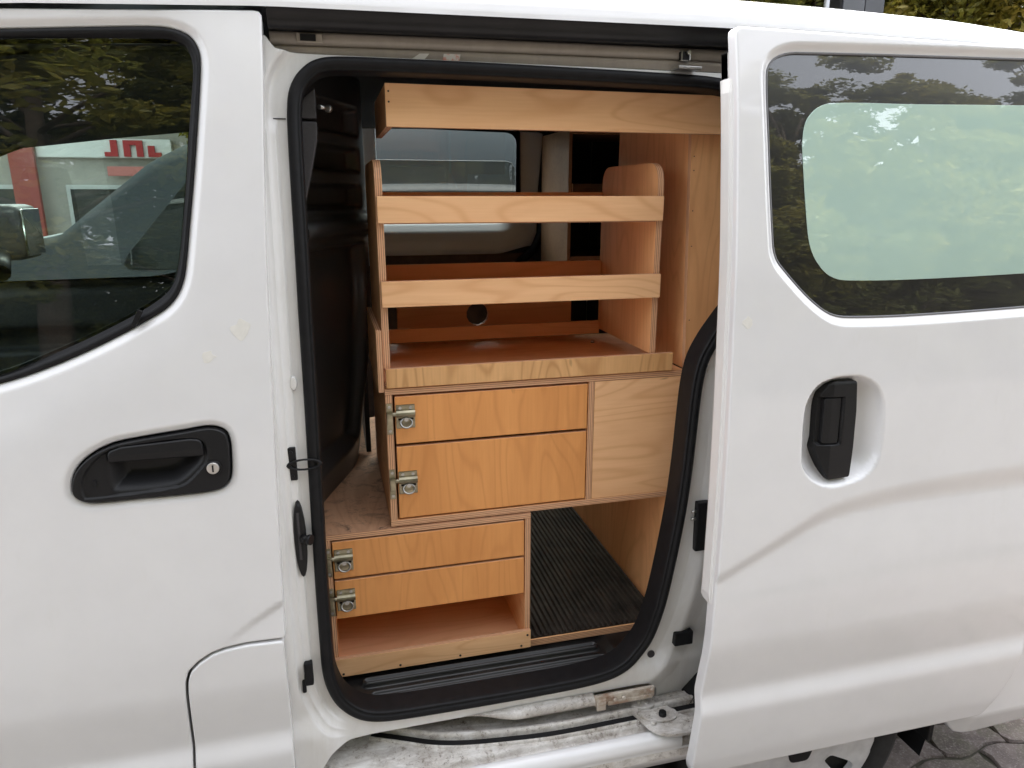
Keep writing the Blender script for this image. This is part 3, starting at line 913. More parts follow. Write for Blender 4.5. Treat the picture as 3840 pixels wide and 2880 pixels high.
bm_obj('jamb_plug', bm, TRIM, side_frame)
bm = bmesh.new()
yy = on_jamb(.69, .94)
bm_box(bm, .672, .70, yy - .012, yy + .004, .86, .965, .003)
for zz in (.946, .93): bm_cyl(bm, (.674, yy - .006, zz), (.662, yy - .006, zz), .003, .003, 8, 1)
bm_obj('rear_catch', bm, None, side_frame, mats=[PLASTIC, STEEL])
bm = bmesh.new()
yy = on_jamb(.668, .66); bm_box(bm, .648, .69, yy - .01, yy + .01, .637, .668, .003)
bm_obj('rear_buffer', bm, RUBBER, side_frame)
# seam across the pillar and a painted-over clip
bm = bmesh.new(); yy = on_jamb(-.07, 1.665)
bm_box(bm, -.088, -.052, yy - .0004, yy + .02, 1.6655, 1.6672)
bm_obj('pillar_seam', bm, TRIM, side_frame)
bm = bmesh.new(); yy = on_jamb(-.076, 1.25)
bm_cyl(bm, (-.070, yy + .003, 1.252), (-.070, yy - .0008, 1.252), .0060, .0045, 14); bmesh.ops.scale(bm, vec=(1, 1, 2.2), verts=bm.verts, space=Matrix.Translation((.070, 0, -1.252)))
bm_obj('pillar_clip', bm, JAMB, side_frame)

# ---- sill step with the curved rail slot
rail_c = catmull([(.02, .120), (.085, .094), (.14, .072), (.20, .058), (.28, .048), (.38, .040), (.545, .040), (.70, .042)], False, 8)
def step_z(x, y):
    yc = np.interp(x, rail_c[:, 0], rail_c[:, 1], left=.125)
    base = np.interp(y, [-.016, -.0150, -.012, -.006, .002, .008, .012, .018, .024, .030, .13], [.430, .452, .466, .477, .482, .480, .4745, .4745, .486, .4885, .500])
    d = y - yc
    return base
sx = np.linspace(-.13, .70, 130)
sy = np.r_[np.linspace(-.016, .03, 24), np.linspace(.03, .125, 40)[1:]]
sill = grid_obj('sill_step', sx, sy, lambda x, y: (x, y, float(step_z(x, y))), JAMB_D, van)
def path_strip(name, path, prof, mat, parent):
    t = np.gradient(path, axis=0); t /= np.linalg.norm(t, axis=1, keepdims=True)
    nn = np.c_[-t[:, 1], t[:, 0]]; k = len(prof); V_, F_ = [], []
    for p, q in zip(path, nn):
        zb = float(step_z(p[0], p[1]))
        for d_, h_ in prof: V_.append((p[0] + q[0] * d_, p[1] + q[1] * d_, zb + h_))
    for i in range(len(path) - 1):
        for j in range(k - 1): F_.append((i * k + j, (i + 1) * k + j, (i + 1) * k + j + 1, i * k + j + 1))
    return mesh_obj(name, V_, F_, mat, parent, smooth=True)
rp = resample(rail_c, .006, False)
path_strip('rail_outer_lip', rp, [(-.0115, -.002), (-.0105, .0035), (-.0085, .0050), (-.0065, .0040), (-.0058, -.004)], JAMB_D, van)
path_strip('slot_shade_strip', rp, [(-.0062, .0012), (.0100, .0012)], PLASTIC, van)  # flat black strip painting the shade inside the rail groove
path_strip('rail_inner_wall', rp, [(.0092, -.002), (.0095, .010), (.0110, .0150), (.0140, .0165), (.0185, .0155), (.0230, .0125), (.0320, .0100), (.0420, .0090)], JAMB_D, van)
prof = [(-.0150, .452), (-.0175, .460), (-.0160, .472), (-.009, .481), (.0, .4855), (.006, .4845), (.0085, .480)]
sweep_x('sill_edge', prof, np.linspace(-.115, .64, 20), PAINT, van)
prof = [(.10, .36), (.03, .385), (-.004, .405), (-.0135, .43), (-.0152, .4525)]
sweep_x('sill_skirt', prof, np.linspace(-.30, .66, 20), PAINT, van)
V, F = [], []
lipx = np.linspace(.20, .4725, 30)
for x in lipx:
    k = float(sstep(np.array([(x - .20) / .12]))[0])
    for dy, dz in ((.0, .552), (-.006 * k, .5515), (-.0135 * k, .547), (-.0165 * k, .541), (-.0165 * k, .534), (-.012 * k, .5285), (.004, .527)): V.append((x, .0665 + dy, .549 + (dz - .549) * k))
for i in range(len(lipx) - 1):
    for j in range(6): F.append((i * 7 + j, i * 7 + j + 1, (i + 1) * 7 + j + 1, (i + 1) * 7 + j))
mesh_obj('rail_lip', V, F, JAMB_D, van, smooth=True)
# rail end plate, bolts, roller arm
bm = bmesh.new()
bm_box(bm, .472, .607, .0515, .060, .527, .551, .003); bm_box(bm, .476, .496, .047, .053, .519, .545, .002); bm_box(bm, .50, .60, .048, .053, .528, .536, .001)
for bx_, bz_ in ((.598, .548), (.535, .541), (.515, .540), (.584, .535)): disc_y(bm, bx_, .050, bz_, .0042, .005, 10)
bm_obj('rail_end_plate', bm, RUST, van)
def plate(bm, pts, z0, z1, mi=0):
    lo = [bm.verts.new((x, y, z0)) for x, y in pts]; hi = [bm.verts.new((x, y, z1)) for x, y in pts]
    n = len(pts)
    for f in (bm.faces.new(hi), bm.faces.new(lo[::-1])): f.material_index = mi
    for i in range(n): bm.faces.new((lo[i], lo[(i + 1) % n], hi[(i + 1) % n], hi[i])).material_index = mi
bm = bmesh.new()
def flat(pts): return [tuple(p) for p in catmull(pts, True, 4)]
plate(bm, flat([(.555, .060), (.560, .040), (.566, .020), (.575, -.004), (.592, -.022), (.62, -.030), (.66, -.034), (.70, -.050), (.72, -.03), (.70, .0), (.66, .015), (.64, .045), (.62, .072), (.58, .070)]), .493, .499)
plate(bm, flat([(.558, .062), (.575, .048), (.60, .046), (.612, .062), (.60, .080), (.575, .078)]), .503, .508)
plate(bm, flat([(.566, .044), (.575, .020), (.60, .006), (.635, .008), (.645, .030), (.628, .042), (.60, .043)]), .500, .5035)
bm_cyl(bm, (.612, .022, .500), (.612, .022, .512), .0085, .0075, 14, 1)
bm_cyl(bm, (.585, .008, .498), (.585, .008, .507), .006, .0055, 12)
bm_cyl(bm, (.578, .064, .505), (.578, .064, .512), .004, .004, 10); bm_cyl(bm, (.592, .058, .505), (.592, .058, .5105), .004, .004, 10)
bm_cyl(bm, (.59, .075, .49), (.59, .075, .525), .010, .010, 14)
bm_obj('roller_arm', bm, None, van, mats=[JAMB_D, PLASTIC])

# ---- black step tread inside the opening
def tread(x, y):
    z = np.interp(y, [.069, .085, .092, .20, .21], [.578, .576, .570, .578, .580])
    for yc, x0, x1 in ((.134, .032, .520), (.176, .020, .515)):
        dx = max(x0 - x, x - x1, 0.0); d = math.hypot(dx, y - yc)
        z += .011 * float(sstep(np.array([(.0135 - d) / .006]))[0]) - .006 * float(sstep(np.array([(.0060 - d) / .004]))[0])
    if x > .535: z += .008 * float(sstep(np.array([(x - .535) / .02]))[0]) * float(sstep(np.array([(y - .09) / .02]))[0])
    return (x, y, float(z))
grid_obj('step_tread', np.linspace(-.058, .615, 190), np.linspace(.069, .235, 90), tread, TREAD, van)
box('load_floor', -.10, 2.15, .215, 1.60, .50, .583, TRIM, van)

# ---- sliding door (open)
WOUT = [(1.241, 1.789), (0.772, 1.778), (0.741, 1.773), (0.72, 1.761), (0.711, 1.741), (0.712, 1.639), (0.721, 1.469), (0.728, 1.446), (0.74, 1.431), (0.784, 1.388), (0.819, 1.361), (0.845, 1.348), (0.877, 1.343), (1.014, 1.341), (1.262, 1.346), (1.42, 1.352), (1.46, 1.36), (1.475, 1.39), (1.47, 1.60), (1.455, 1.75), (1.44, 1.785), (1.40, 1.793)]
WIN = ccw(catmull(WOUT))
FRO = ccw(catmull([(1.237, 1.708), (1.0, 1.703), (0.836, 1.7), (0.806, 1.691), (0.785, 1.67), (0.778, 1.641), (0.778, 1.616), (0.789, 1.491), (0.799, 1.455), (0.821, 1.426), (0.844, 1.412), (0.873, 1.407), (1.008, 1.405), (1.255, 1.409), (1.36, 1.413), (1.395, 1.43), (1.405, 1.47), (1.40, 1.64), (1.385, 1.69), (1.35, 1.709)]))
HREC = ccw(catmull([(0.791, 1.107), (0.792, 1.186), (0.806, 1.218), (0.827, 1.234), (0.868, 1.241), (0.91, 1.237), (0.941, 1.217), (0.955, 1.185), (0.958, 1.115), (0.951, 1.075), (0.927, 1.051), (0.885, 1.04), (0.845, 1.041), (0.815, 1.056), (0.795, 1.081)]))
_cs = np.array([(.50, .82), (.628, .878), (.699, .911), (.772, .946), (.841, .979), (.925, .998), (1.043, 1.008), (1.303, 1.016), (1.7, 1.02)])
_cs = catmull(_cs, False, 6)
def f_slide(X):
    x, z = X[:, 0], X[:, 1]
    y = Bz(z) - OFF
    zc = np.interp(x, _cs[:, 0], _cs[:, 1]); sl = np.gradient(_cs[:, 1], _cs[:, 0]); sl = np.interp(x, _cs[:, 0], sl)
    s = (zc - z) / np.sqrt(1 + sl**2)
    w = np.interp(x, [.62, .80, .95, 1.45], [.013, .018, .024, .030])
    A = np.interp(x, [.62, .80, 1.0, 1.45], [.0060, .0090, .0105, .0115])
    y = y + A * sstep((s + w) / (2 * w)) * np.exp(-np.maximum(s - w, 0) / .10)
    dw = -sdist(WIN, X)
    y = y + .0105 * (1 - sstep(dw / .017)) * (dw > -.03)
    dh = sdist(HREC, X)
    t_ = np.clip((dh + .004) / .052, 0, 1)
    y = y + .036 * (1 - (1 - t_)**2.0) * sstep((dh + .004) / .010)
    return y
def sx_edge(z): return .629 + .024 * (z - .4) / 1.4
so = [(sx_edge(1.803), 1.812, .012), (sx_edge(1.2), 1.2, 0), (sx_edge(.6), .6, 0), (.6300, .455, 0), (.637, .428, .012), (1.352, .4215, .02), (1.379, .48, 0), (1.398, .534, 0), (1.408, .594, 0), (1.425, .70, 0), (1.46, .82, .05), (1.52, .93, .05), (1.545, 1.10, 0), (1.545, 1.45, 0), (1.52, 1.806, .02)]
dense = np.array([(x, z) for x in np.arange(.74, 1.02, .0045) for z in np.arange(1.02, 1.26, .0045)])
sliding_door = panel('sliding_door', rounded(so), [WIN - out_normals(WIN) * .001], f_slide, PAINT, van, .0085, .0045, .020, .002, .008, extra=dense, rings=[(WIN, [.004, .007, .010, .0135, .017, .020])])
def f_sglass(X): return Bz(X[:, 1]) - OFF + .0125
wl = even(WIN, 200)
panel('window_pane', wl + out_normals(wl) * .0015, [], f_sglass, FRIT, sliding_door, .025, .001, .003)
panel('frosted_film', FRO, [], lambda X: f_sglass(X) - .0012, FROST, sliding_door, .010, .0004, .0004)
# thin grey bead round the pane
wn2 = out_normals(wl)
def ring_s(P_, dy): return np.c_[P_[:, 0], f_sglass(P_) + dy, P_[:, 1]]
loft('window_bead', [ring_s(wl + wn2 * .003, .004), ring_s(wl + wn2 * .001, -.0028), ring_s(wl - wn2 * .0018, -.0030), ring_s(wl - wn2 * .0026, .0008)], simple('grey_bead', (.16, .16, .17), .5), sliding_door)
# handle
HND = ccw(rounded([(0.8525, 1.2320, .006), (0.8990, 1.2305, .004), (0.9015, 1.1780, 0), (0.9005, 1.1070, 0), (0.8970, 1.0520, .004), (0.8525, 1.0495, .004), (0.8415, 1.0690, .004), (0.8240, 1.1090, .006), (0.8290, 1.1260, .003), (0.8290, 1.1830, 0), (0.8305, 1.2100, .004), (0.8415, 1.2260, .003)]))
SLOT = ccw(rounded([(0.8245, 1.2035, .002), (0.8750, 1.2035, .002), (0.8730, 1.1145, .006), (0.8245, 1.1160, .002)]))
def f_hnd(X):
    x, z = X[:, 0], X[:, 1]
    y = Bz(z) - OFF + .0035 + .0 * x
    y = y + .010 * sstep(sdist(SLOT, X) / .003)
    y = y + .35 * np.maximum(.8510 - x, 0) * (1 + 0 * z)
    y = y + .18 * np.maximum(1.058 - z, 0) + .35 * np.maximum(z - 1.225, 0)
    return y
panel('handle', HND, [], f_hnd, PLASTIC, sliding_door, .0032, .0022, .034)
GR2 = ccw(rounded([(0.8370, 1.2015, .003), (0.8700, 1.2015, .003), (0.8680, 1.1175, .004), (0.8350, 1.1185, .003)]))
panel('handle_grip', GR2, [], lambda X: Bz(X[:, 1]) - OFF + .0065 + .12 * np.maximum(.8505 - X[:, 0], 0), PLASTIC, sliding_door, .004, .002, .012)
# stepped return along the front edge of the door
V, F = [], []
zz = np.linspace(.845, 1.712, 60)
zz = np.r_[.825, zz, 1.735]
for i, z in enumerate(zz):
    e = sx_edge(z); k = 0.0 if i in (0, len(zz) - 1) else 1.0
    y = Bf(z) - OFF
    for dx, dy in ((.0035, .008), (.0010, .0100), (.0005, .0140), (-.0015 * k, .0155), (-.0020 * k, .0195), (-.0040 * k, .0210), (-.0040 * k, .045), (.004, .06)):
        V.append((e + dx, y + dy, z))
n = 8
for i in range(len(zz) - 1):
    for j in range(n - 1): F.append((i * n + j, (i + 1) * n + j, (i + 1) * n + j + 1, i * n + j + 1))
mesh_obj('door_flange', V, F, JAMB_C, sliding_door, smooth=False)
residue(.672, 1.345, .011, f_slide, sliding_door, 3)
# inner skin of the sliding door
panel('door_inner_skin', rounded([(.66, 1.79, .02), (.66, .46, .02), (1.33, .45, .03), (1.40, .70, 0), (1.50, .95, .05), (1.52, 1.3, 0), (1.50, 1.79, .02)]), [ccw(WIN) + out_normals(WIN) * .008], lambda X: Bz(X[:, 1]) - OFF + .045, JAMB, sliding_door, .03, .003, -.02, flip=True)

# ---- rear quarter and wheel
WC = (.992, .155, .300)
arch = [(WC[0] + .36 * math.cos(R(a)), WC[2] + .36 * math.sin(R(a))) for a in range(175, 3, -6)]
arch = [p for p in arch if p[0] > .80]
qo = [(.80, 1.80), (2.0, 1.79), (2.13, 1.4), (2.16, .9), (2.15, .62), (2.14, .34), (1.42, .305), (1.372, .310)] + arch[::-1]
def f_quarter(X):
    x, z = X[:, 0], X[:, 1]
    dx, dz = x - WC[0], z - WC[2]; r = np.sqrt(dx**2 + dz**2)
    y = Bz(z) - .006 * np.exp(-((r - .36) / .03)**2) + .08 * np.maximum(x - 1.9, 0)
    b = sstep((.74 - z) / .05) * sstep((x - 1.3) / .1)
    yb_ = -.020 + .35 * np.maximum(.36 - z, 0) + .08 * np.maximum(x - 1.9, 0)
    return y * (1 - b) + yb_ * b
panel('rear_quarter', np.array(qo), [], f_quarter, PAINT, van, .02, .004, .03)
V, F = [], []
for i, a in enumerate(range(-15, 196, 7)):
    for y in (.05, .42): V.append((WC[0] + .358 * math.cos(R(a)), y, WC[2] + .358 * math.sin(R(a))))
for i in range(len(V) // 2 - 1): F.append((2 * i, 2 * i + 1, 2 * i + 3, 2 * i + 2))
mesh_obj('wheel_arch_liner', V, F, PLASTIC, van, smooth=True)
wheel = lathe_y('wheel', [(.10, .09), (.215, .09), (.228, .060), (.262, .054), (.288, .068), (.300, .10), (.302, .18), (.300, .235), (.285, .26), (.20, .265), (.10, .26)], (WC[0], 0.0, WC[2]), TYRE, van)
TYc = .066
hub_out = [(WC[0] + .226 * math.cos(t), WC[2] + .226 * math.sin(t)) for t in np.linspace(0, 2 * math.pi, 90, endpoint=False)]
slots = []
for k in range(7):
    t0 = 2 * math.pi * k / 7 + .35
    def pp(r, t): return (WC[0] + r * math.cos(t), WC[2] + r * math.sin(t))
    q = [(*pp(.095, t0 - .08), .008), (*pp(.182, t0 - .20), .012), (*pp(.186, t0 + .08), .012), (*pp(.108, t0 + .10), .008)]
    slots.append(ccw(rounded(q, 4)))
def f_hub(X):
    r = np.hypot(X[:, 0] - WC[0], X[:, 1] - WC[2])
    return TYc - .012 * np.exp(-(r / .07)**2) - .008 * np.exp(-((r - .200) / .025)**2) + .012 * sstep((r - .210) / .02)
panel('wheel_cover', np.array(hub_out), slots, f_hub, SILVERP, wheel, .012, .004, .02, .002, .014)
hexp = ccw(rounded([(WC[0] + .040 * math.cos(t), WC[2] + .040 * math.sin(t), .012) for t in np.linspace(.3, .3 + 2 * math.pi, 5, endpoint=False)]))
panel('hub_badge', hexp, [], lambda X: f_hub(X) - .004, PLASTIC, wheel, .008, .003, .006)
box('brake_backing', WC[0] - .13, WC[0] + .13, .125, .14, WC[2] - .13, WC[2] + .13, PLASTIC, wheel, .01)
# mud flap behind the wheel
box('mud_flap', 1.330, 1.345, .03, .22, .27, .47, RUBBER, van, .003)

# ---- far side of the body, seen from inside
def f_far(X): return 1.655 - Bz(X[:, 1])
far_front = ccw(catmull([(p[0], min(p[1] + .022 * (p[0] < -.19) * (p[1] > 1.5), 1.79)) for p in fwin_in]))
far_slide = ccw(rounded([(.04, 1.785, .05), (.700, 1.772, .045), (.708, 1.54, .05), (.66, 1.47, .06), (.06, 1.46, .05)]))
far_wall = panel('far_wall', rounded([(-1.45, .5, 0), (2.15, .5, 0), (2.10, 1.80, 0), (-.50, 1.81, 0), (-.80, 1.775, 0), (-1.05, 1.71, 0), (-1.25, 1.60, 0), (-1.42, 1.42, 0), (-1.45, 1.2, 0)]), [far_front, far_slide], f_far, CABGREY, van, .03, .003, -.02, .004, -.035)
far_wall['label'] = 'dark inner side of the far van wall'
for nm, lp, off in (('far_front_glass', far_front, .0), ('far_side_glass', far_slide, .0)):
    l2 = even(lp, 120)
    panel(nm, l2 + out_normals(l2) * .004, [], lambda X: f_far(X) + .012, GLASS_F, van, .05, .0005, 0)
# pale ledge of the far sliding door, its frame and seal
def ledge_pt(x, t):
    c = sstep(np.array([(x - .62) / .16]))[0]
    prof = [(.0, 1.475), (-.02, 1.468), (-.045, 1.448), (-.062, 1.418), (-.066, 1.385), (-.055, 1.352), (-.03, 1.335), (0, 1.33)]
    i = min(int(t), 6); s = t - i
    dy = prof[i][0] * (1 - s) + prof[i + 1][0] * s; z = prof[i][1] * (1 - s) + prof[i + 1][1] * s
    return (x, 1.60 + dy * (1 - c * .9), z + c * .03)
grid_obj('far_door_ledge', np.linspace(-.02, .79, 40), np.linspace(0, 7, 29), ledge_pt, INGREY, van, flip=True)
panel('far_door_card', rounded([(-.02, .60, 0), (.80, .60, .02), (.80, 1.335, .05), (-.02, 1.335, 0)]), [], lambda X: 1.585 + 0 * X[:, 0], INBROWN, van, .1, .004, -.01)
panel('far_window_frame', rounded([(.706, 1.78, 0), (.80, 1.775, .01), (.785, 1.50, .02), (.70, 1.475, .01), (.716, 1.54, .02)]), [], lambda X: 1.575 - .1 * (X[:, 1] - 1.5), INGREY, van, .02, .004, -.02)
fs = catmull([(.832, 1.79), (.826, 1.66), (.815, 1.52), (.80, 1.42), (.765, 1.345), (.70, 1.29)], False, 8)
t_ = np.gradient(fs, axis=0); t_ /= np.linalg.norm(t_, axis=1, keepdims=True)
loop_tube('far_door_seal', np.c_[fs[:, 0], 1.55 + 0 * fs[:, 0], fs[:, 1]], np.c_[-t_[:, 1], t_[:, 0]], [(.014, -.02), (.014, 0), (.008, .012), (-.008, .012), (-.014, 0), (-.014, -.02)], RUBBER, van, False)
panel('far_pillar_trim', rounded([(.845, .7, 0), (.98, .7, 0), (.985, 1.78, 0), (.85, 1.78, .01)]), [], lambda X: 1.56 - .02 * np.sin((X[:, 0] - .845) * 60), simple('trim_beige', (.30, .27, .22), .7), van, .02, .004, -.02)
box('far_window_post', .135, .185, 1.545, 1.575, 1.30, 1.80, INGREY, van, .008)
box('rear_bulkhead', 2.10, 2.13, .12, 1.56, .5, 1.80, HEAD, van)

# ---- moulded black partition behind the driver
def part_surf(s, z):
    """s 0..1 from the near pillar towards the middle of the van"""
    x = -.052 + .02 * s + .125 * sstep(np.array([(s - .15) / .85]))[0]
    y = .175 + .48 * s
    # stacked recessed panels with a rolled lip below them
    dep = 0.0
    for z0, z1, xs0 in ((1.672, 1.735, .26), (1.596, 1.652, .22), (1.520, 1.575, .18), (.98, 1.448, .15)):
        m = min(sstep(np.array([(z - z0) / .010]))[0], sstep(np.array([(z1 - z) / .010]))[0])
        m *= min(sstep(np.array([(s - xs0) / .06]))[0], sstep(np.array([(.86 - s) / .06]))[0])
        dep += m
    lip = math.exp(-((z - 1.487) / .018)**4)
    nx, ny = .80, -.60
    h = -.030 * dep + .028 * lip - .05 * max(0, 1.0 - z) + .0
    low = .06 * sstep(np.array([(1.35 - z) / .6]))[0] * s
    return (x + nx * h - low, y + ny * h, z)
partition = grid_obj('cab_partition', np.linspace(0, 1, 70), np.r_[np.linspace(.56, 1.44, 60), np.linspace(1.443, 1.80, 100)], part_surf, PLASTIC_S, van)
box('partition_side', .062, .074, .652, 1.53, .58, 1.46, PLASTIC, van)
box('partition_top', .062, .074, .652, 1.05, 1.46, 1.80, PLASTIC, van)
# charcoal pillar trim in two pieces with a seam
def trim_piece(name, pts, y0):
    return panel(name, ccw(np.array(pts)), [], lambda X: y0 + .10 * (X[:, 0] + .045) + .04 * (X[:, 1] - 1.5), TRIM, van, .006, .003, .03)
trim_piece('pillar_trim', rounded([(-.042, 1.672, .003), (-.0045, 1.672, .003), (-.0045, 1.722, .004), (-.012, 1.716, 0), (-.026, 1.703, 0), (-.036, 1.690, 0)]), .165)
trim_piece('pillar_trim', rounded([(-.044, 1.668, .003), (-.0045, 1.668, .003), (-.006, 1.640, 0), (-.018, 1.590, 0), (-.030, 1.545, .01), (-.040, 1.515, .01), (-.046, 1.53, 0), (-.046, 1.60, 0)]), .165)
bm = bmesh.new(); bm_cyl(bm, (.0, .17, 1.690), (.014, .19, 1.690), .004, .0035, 10); bm_cyl(bm, (.013, .189, 1.690), (.017, .195, 1.690), .006, .006, 10)
bm_obj('belt_bolt', bm, STEEL, van)
box('inner_pillar_panel', -.11, -.052, .185, .20, .56, 1.79, PLASTIC, van)
box('inner_header_panel', -.05, .95, .185, .235, 1.752, 1.79, PLASTIC, van)

# ---- cabin: dashboard, far door card, mirror, steering wheel, screen
bm = bmesh.new()
bm_box(bm, -1.75, -1.25, .14, 1.52, .75, 1.20, .05)
bm_obj('dashboard', bm, CABGREY, van, smooth=True)
def f_card(X):
    x, z = X[:, 0], X[:, 1]
    y = 1.545 + 0 * x
    y -= .045 * sstep((1.262 - z) / .02) * sstep((z - 1.10) / .04)
    y += .030 * sstep((.10 - np.hypot((x + .42) / 1.4, (z - 1.20) * 1.5)) / .03)
    y -= .06 * sstep((1.06 - z) / .02) * sstep((z - .98) / .02)
    return y
card = panel('far_door_panel', rounded([(-1.38, .55, .02), (-.16, .55, .02), (-.18, 1.20, .08), (-.34, 1.285, .06), (-1.38, 1.275, .03)]), [], f_card, CABGREY, van, .02, .01, -.05)
box('far_door_pull', -.50, -.40, 1.525, 1.535, 1.19, 1.20, CABLIGHT, van, .003)
box('far_door_reflector', -.345, -.33, 1.51, 1.53, 1.15, 1.17, simple('red_tag', (.35, .02, .02), .5), van, .003)
bm = bmesh.new(); bm_box(bm, -.62, -.50, 1.47, 1.50, 1.035, 1.065, .008)
bm_obj('arm_rest_switches', bm, CABLIGHT, van)
box('cab_floor', -1.3, -.12, .12, 1.56, .42, .46, HEAD, van)
# passenger mirror outside the far glass
bm = bmesh.new(); bm_box(bm, -1.16, -1.02, 1.72, 1.90, 1.33, 1.52, .03)
mir = bm_obj('wing_mirror', bm, PLASTIC, van, smooth=True)
bm = bmesh.new(); bm_box(bm, -1.022, -1.012, 1.735, 1.885, 1.345, 1.505, .003)
mm_, mnt, mb_ = new_mat('mirror_glass'); setp(mb_, (.8, .8, .8), .02, 1.0)
bm_obj('mirror_glass', bm, mm_, mir)
bm = bmesh.new(); bm_cyl(bm, (-1.06, 1.60, 1.30), (-1.10, 1.75, 1.36), .03, .025, 12)
bm_obj('mirror_arm', bm, PLASTIC, mir)
# windscreen and its pillars
V = [(-1.95, .15, 1.14), (-1.95, 1.55, 1.14), (-1.08, 1.52, 1.70), (-1.08, .18, 1.70)]
mesh_obj('windscreen', V, [(0, 1, 2, 3)], GLASS_F, van)
for y in (.12, 1.58):
    bm = bmesh.new(); bm_cyl(bm, (-1.95, y, 1.12), (-1.45, y, 1.45), .035, .03, 10)
    bm_obj('windscreen_pillar', bm, PAINT, van, smooth=True)
def fender(X): return Bz(X[:, 1]) + .05 * np.maximum(-1.35 - X[:, 0], 0)
panel('front_wing', rounded([(-1.405, .40, 0), (-1.445, .9, 0), (-1.425, 1.20, .01), (-1.95, 1.10, .05), (-2.10, .95, .1), (-2.10, .40, .02)]), [], fender, PAINT, van, .04, .004, .03)
grid_obj('bonnet', np.linspace(-2.35, -1.93, 8), np.linspace(.05, 1.65, 10), lambda x, y: (x, y, 1.12 + .35 * (x + 1.93) - .12 * abs((y - .85) / .8)**3), PAINT, van)

# ================================================================ plywood fittings
YF = .200
def latch(parent, x0, z1, w=.036, h=.047):
    """spring bolt plate with a pull ring, screwed to a drawer front"""
    bm = bmesh.new(); y = YF
    bm_box(bm, x0, x0 + w, y - .0022, y - .0002, z1 - h, z1, .0015)
    zr = z1 - h * .36
    prof = [(0, .0075), (-.0045, .0065), (-.0075, .003), (-.0085, 0), (-.0075, -.003), (-.0045, -.0065), (0, -.0075)]
    rows = []
    for xx in (x0, x0 + w):
        rows.append([bm.verts.new((xx, y - .0022 + dy, zr + dz)) for dy, dz in prof])
    for i in range(len(prof) - 1): bm.faces.new((rows[0][i], rows[1][i], rows[1][i + 1], rows[0][i + 1]))
    bm.faces.new(rows[0]); bm.faces.new(rows[1][::-1])
    for dx in (.008, w - .008): disc_y(bm, x0 + dx, y - .0022, z1 - .006, .0032, .0015, 12, 1)
    for dx in (.004, w - .009): bm_box(bm, x0 + dx, x0 + dx + .006, y - .0030, y - .0020, z1 - h * .64, z1 - h * .56, 0, 2)
    bm_cyl(bm, (x0 - .012, y - .006, zr), (x0 + .004, y - .006, zr), .0045, .0045, 12)
    rot = Matrix.Rotation(R(62), 3, 'X')
    bm_torus(bm, (x0 + w * .52, y - .0085, z1 - h * .74), .0098, .0019, rot, 22, 6, 1.15, .95, 1)
    disc_y(bm, x0 + w * .52, y - .002, z1 - h * .60, .0045, .006, 10, 1)
    return bm_obj('latch', bm, None, parent, mats=[BRASS, STEEL, PLASTIC])
def keeper(parent, x0, z1, w=.0115, h=.062):
    bm = bmesh.new(); y = YF
    bm_box(bm, x0, x0 + w, y - .002, y - .0002, z1 - h, z1, .001)
    bm_box(bm, x0, x0 + w, y - .0105, y - .001, z1 - h * .70, z1 - h * .27, .003)
    disc_y(bm, x0 + w / 2, y - .002, z1 - .007, .0030, .0014, 12, 1); disc_y(bm, x0 + w / 2, y - .002, z1 - h + .007, .0030, .0014, 12, 1)
    return bm_obj('latch_keeper', bm, None, parent, mats=[BRASS, STEEL])

def drawer(parent, x0, x1, z0, z1, mat, lx, lz, depth=.36):
    d = ply('drawer_front', x0, x1, YF - .0005, YF + .0135, z0, z1, mat, parent, .0014)
    bm = bmesh.new()
    bm_box(bm, x0 + .008, x1 - .008, YF + .0135, YF + depth, z0 + .006, z0 + .012); bm_box(bm, x0 + .008, x0 + .018, YF + .0135, YF + depth, z0 + .012, z1 - .008)
    bm_box(bm, x1 - .018, x1 - .008, YF + .0135, YF + depth, z0 + .012, z1 - .008); bm_box(bm, x0 + .018, x1 - .018, YF + depth - .01, YF + depth, z0 + .012, z1 - .008)
    bm_obj('drawer_box', bm, W_HONEY_X, d)
    latch(d, lx, lz)
    return d

# ---- upper drawer cabinet
cab = thing('drawer_cabinet', 'upper plywood cabinet with two latched drawers and a blank side panel', 'cabinet', (.40, YF, .912))
ply('side_panel', .0855, .0990, YF, .62, .925, 1.184, W_PALE_Y, cab)
ply('side_panel', .6935, .7070, YF + .014, .62, .925, 1.184, W_PALE_Y, cab)
ply('top_board', .0855, .7070, YF, .62, 1.1842, 1.1965, W_PALE_Y, cab)
ply('bottom_board', .0855, .7070, YF, .62, .9120, .9248, W_PALE_Y, cab)
ply('divider', .4955, .5075, YF, .60, .9250, 1.1840, W_PALE_Y, cab)
ply('blank_panel', .5085, .7068, YF + .001, YF + .0135, .9255, 1.1835, W_PALE, cab)
ply('back_board', .099, .6935, .608, .620, .925, 1.184, W_PALE, cab)
drawer(cab, .1030, .4930, 1.0850, 1.1800, W_HONEY, .1045, 1.1640)
drawer(cab, .1030, .4930, .9290, 1.0790, W_HONEY, .1045, 1.0280)
keeper(cab, .0865, 1.1680); keeper(cab, .0865, 1.0340)

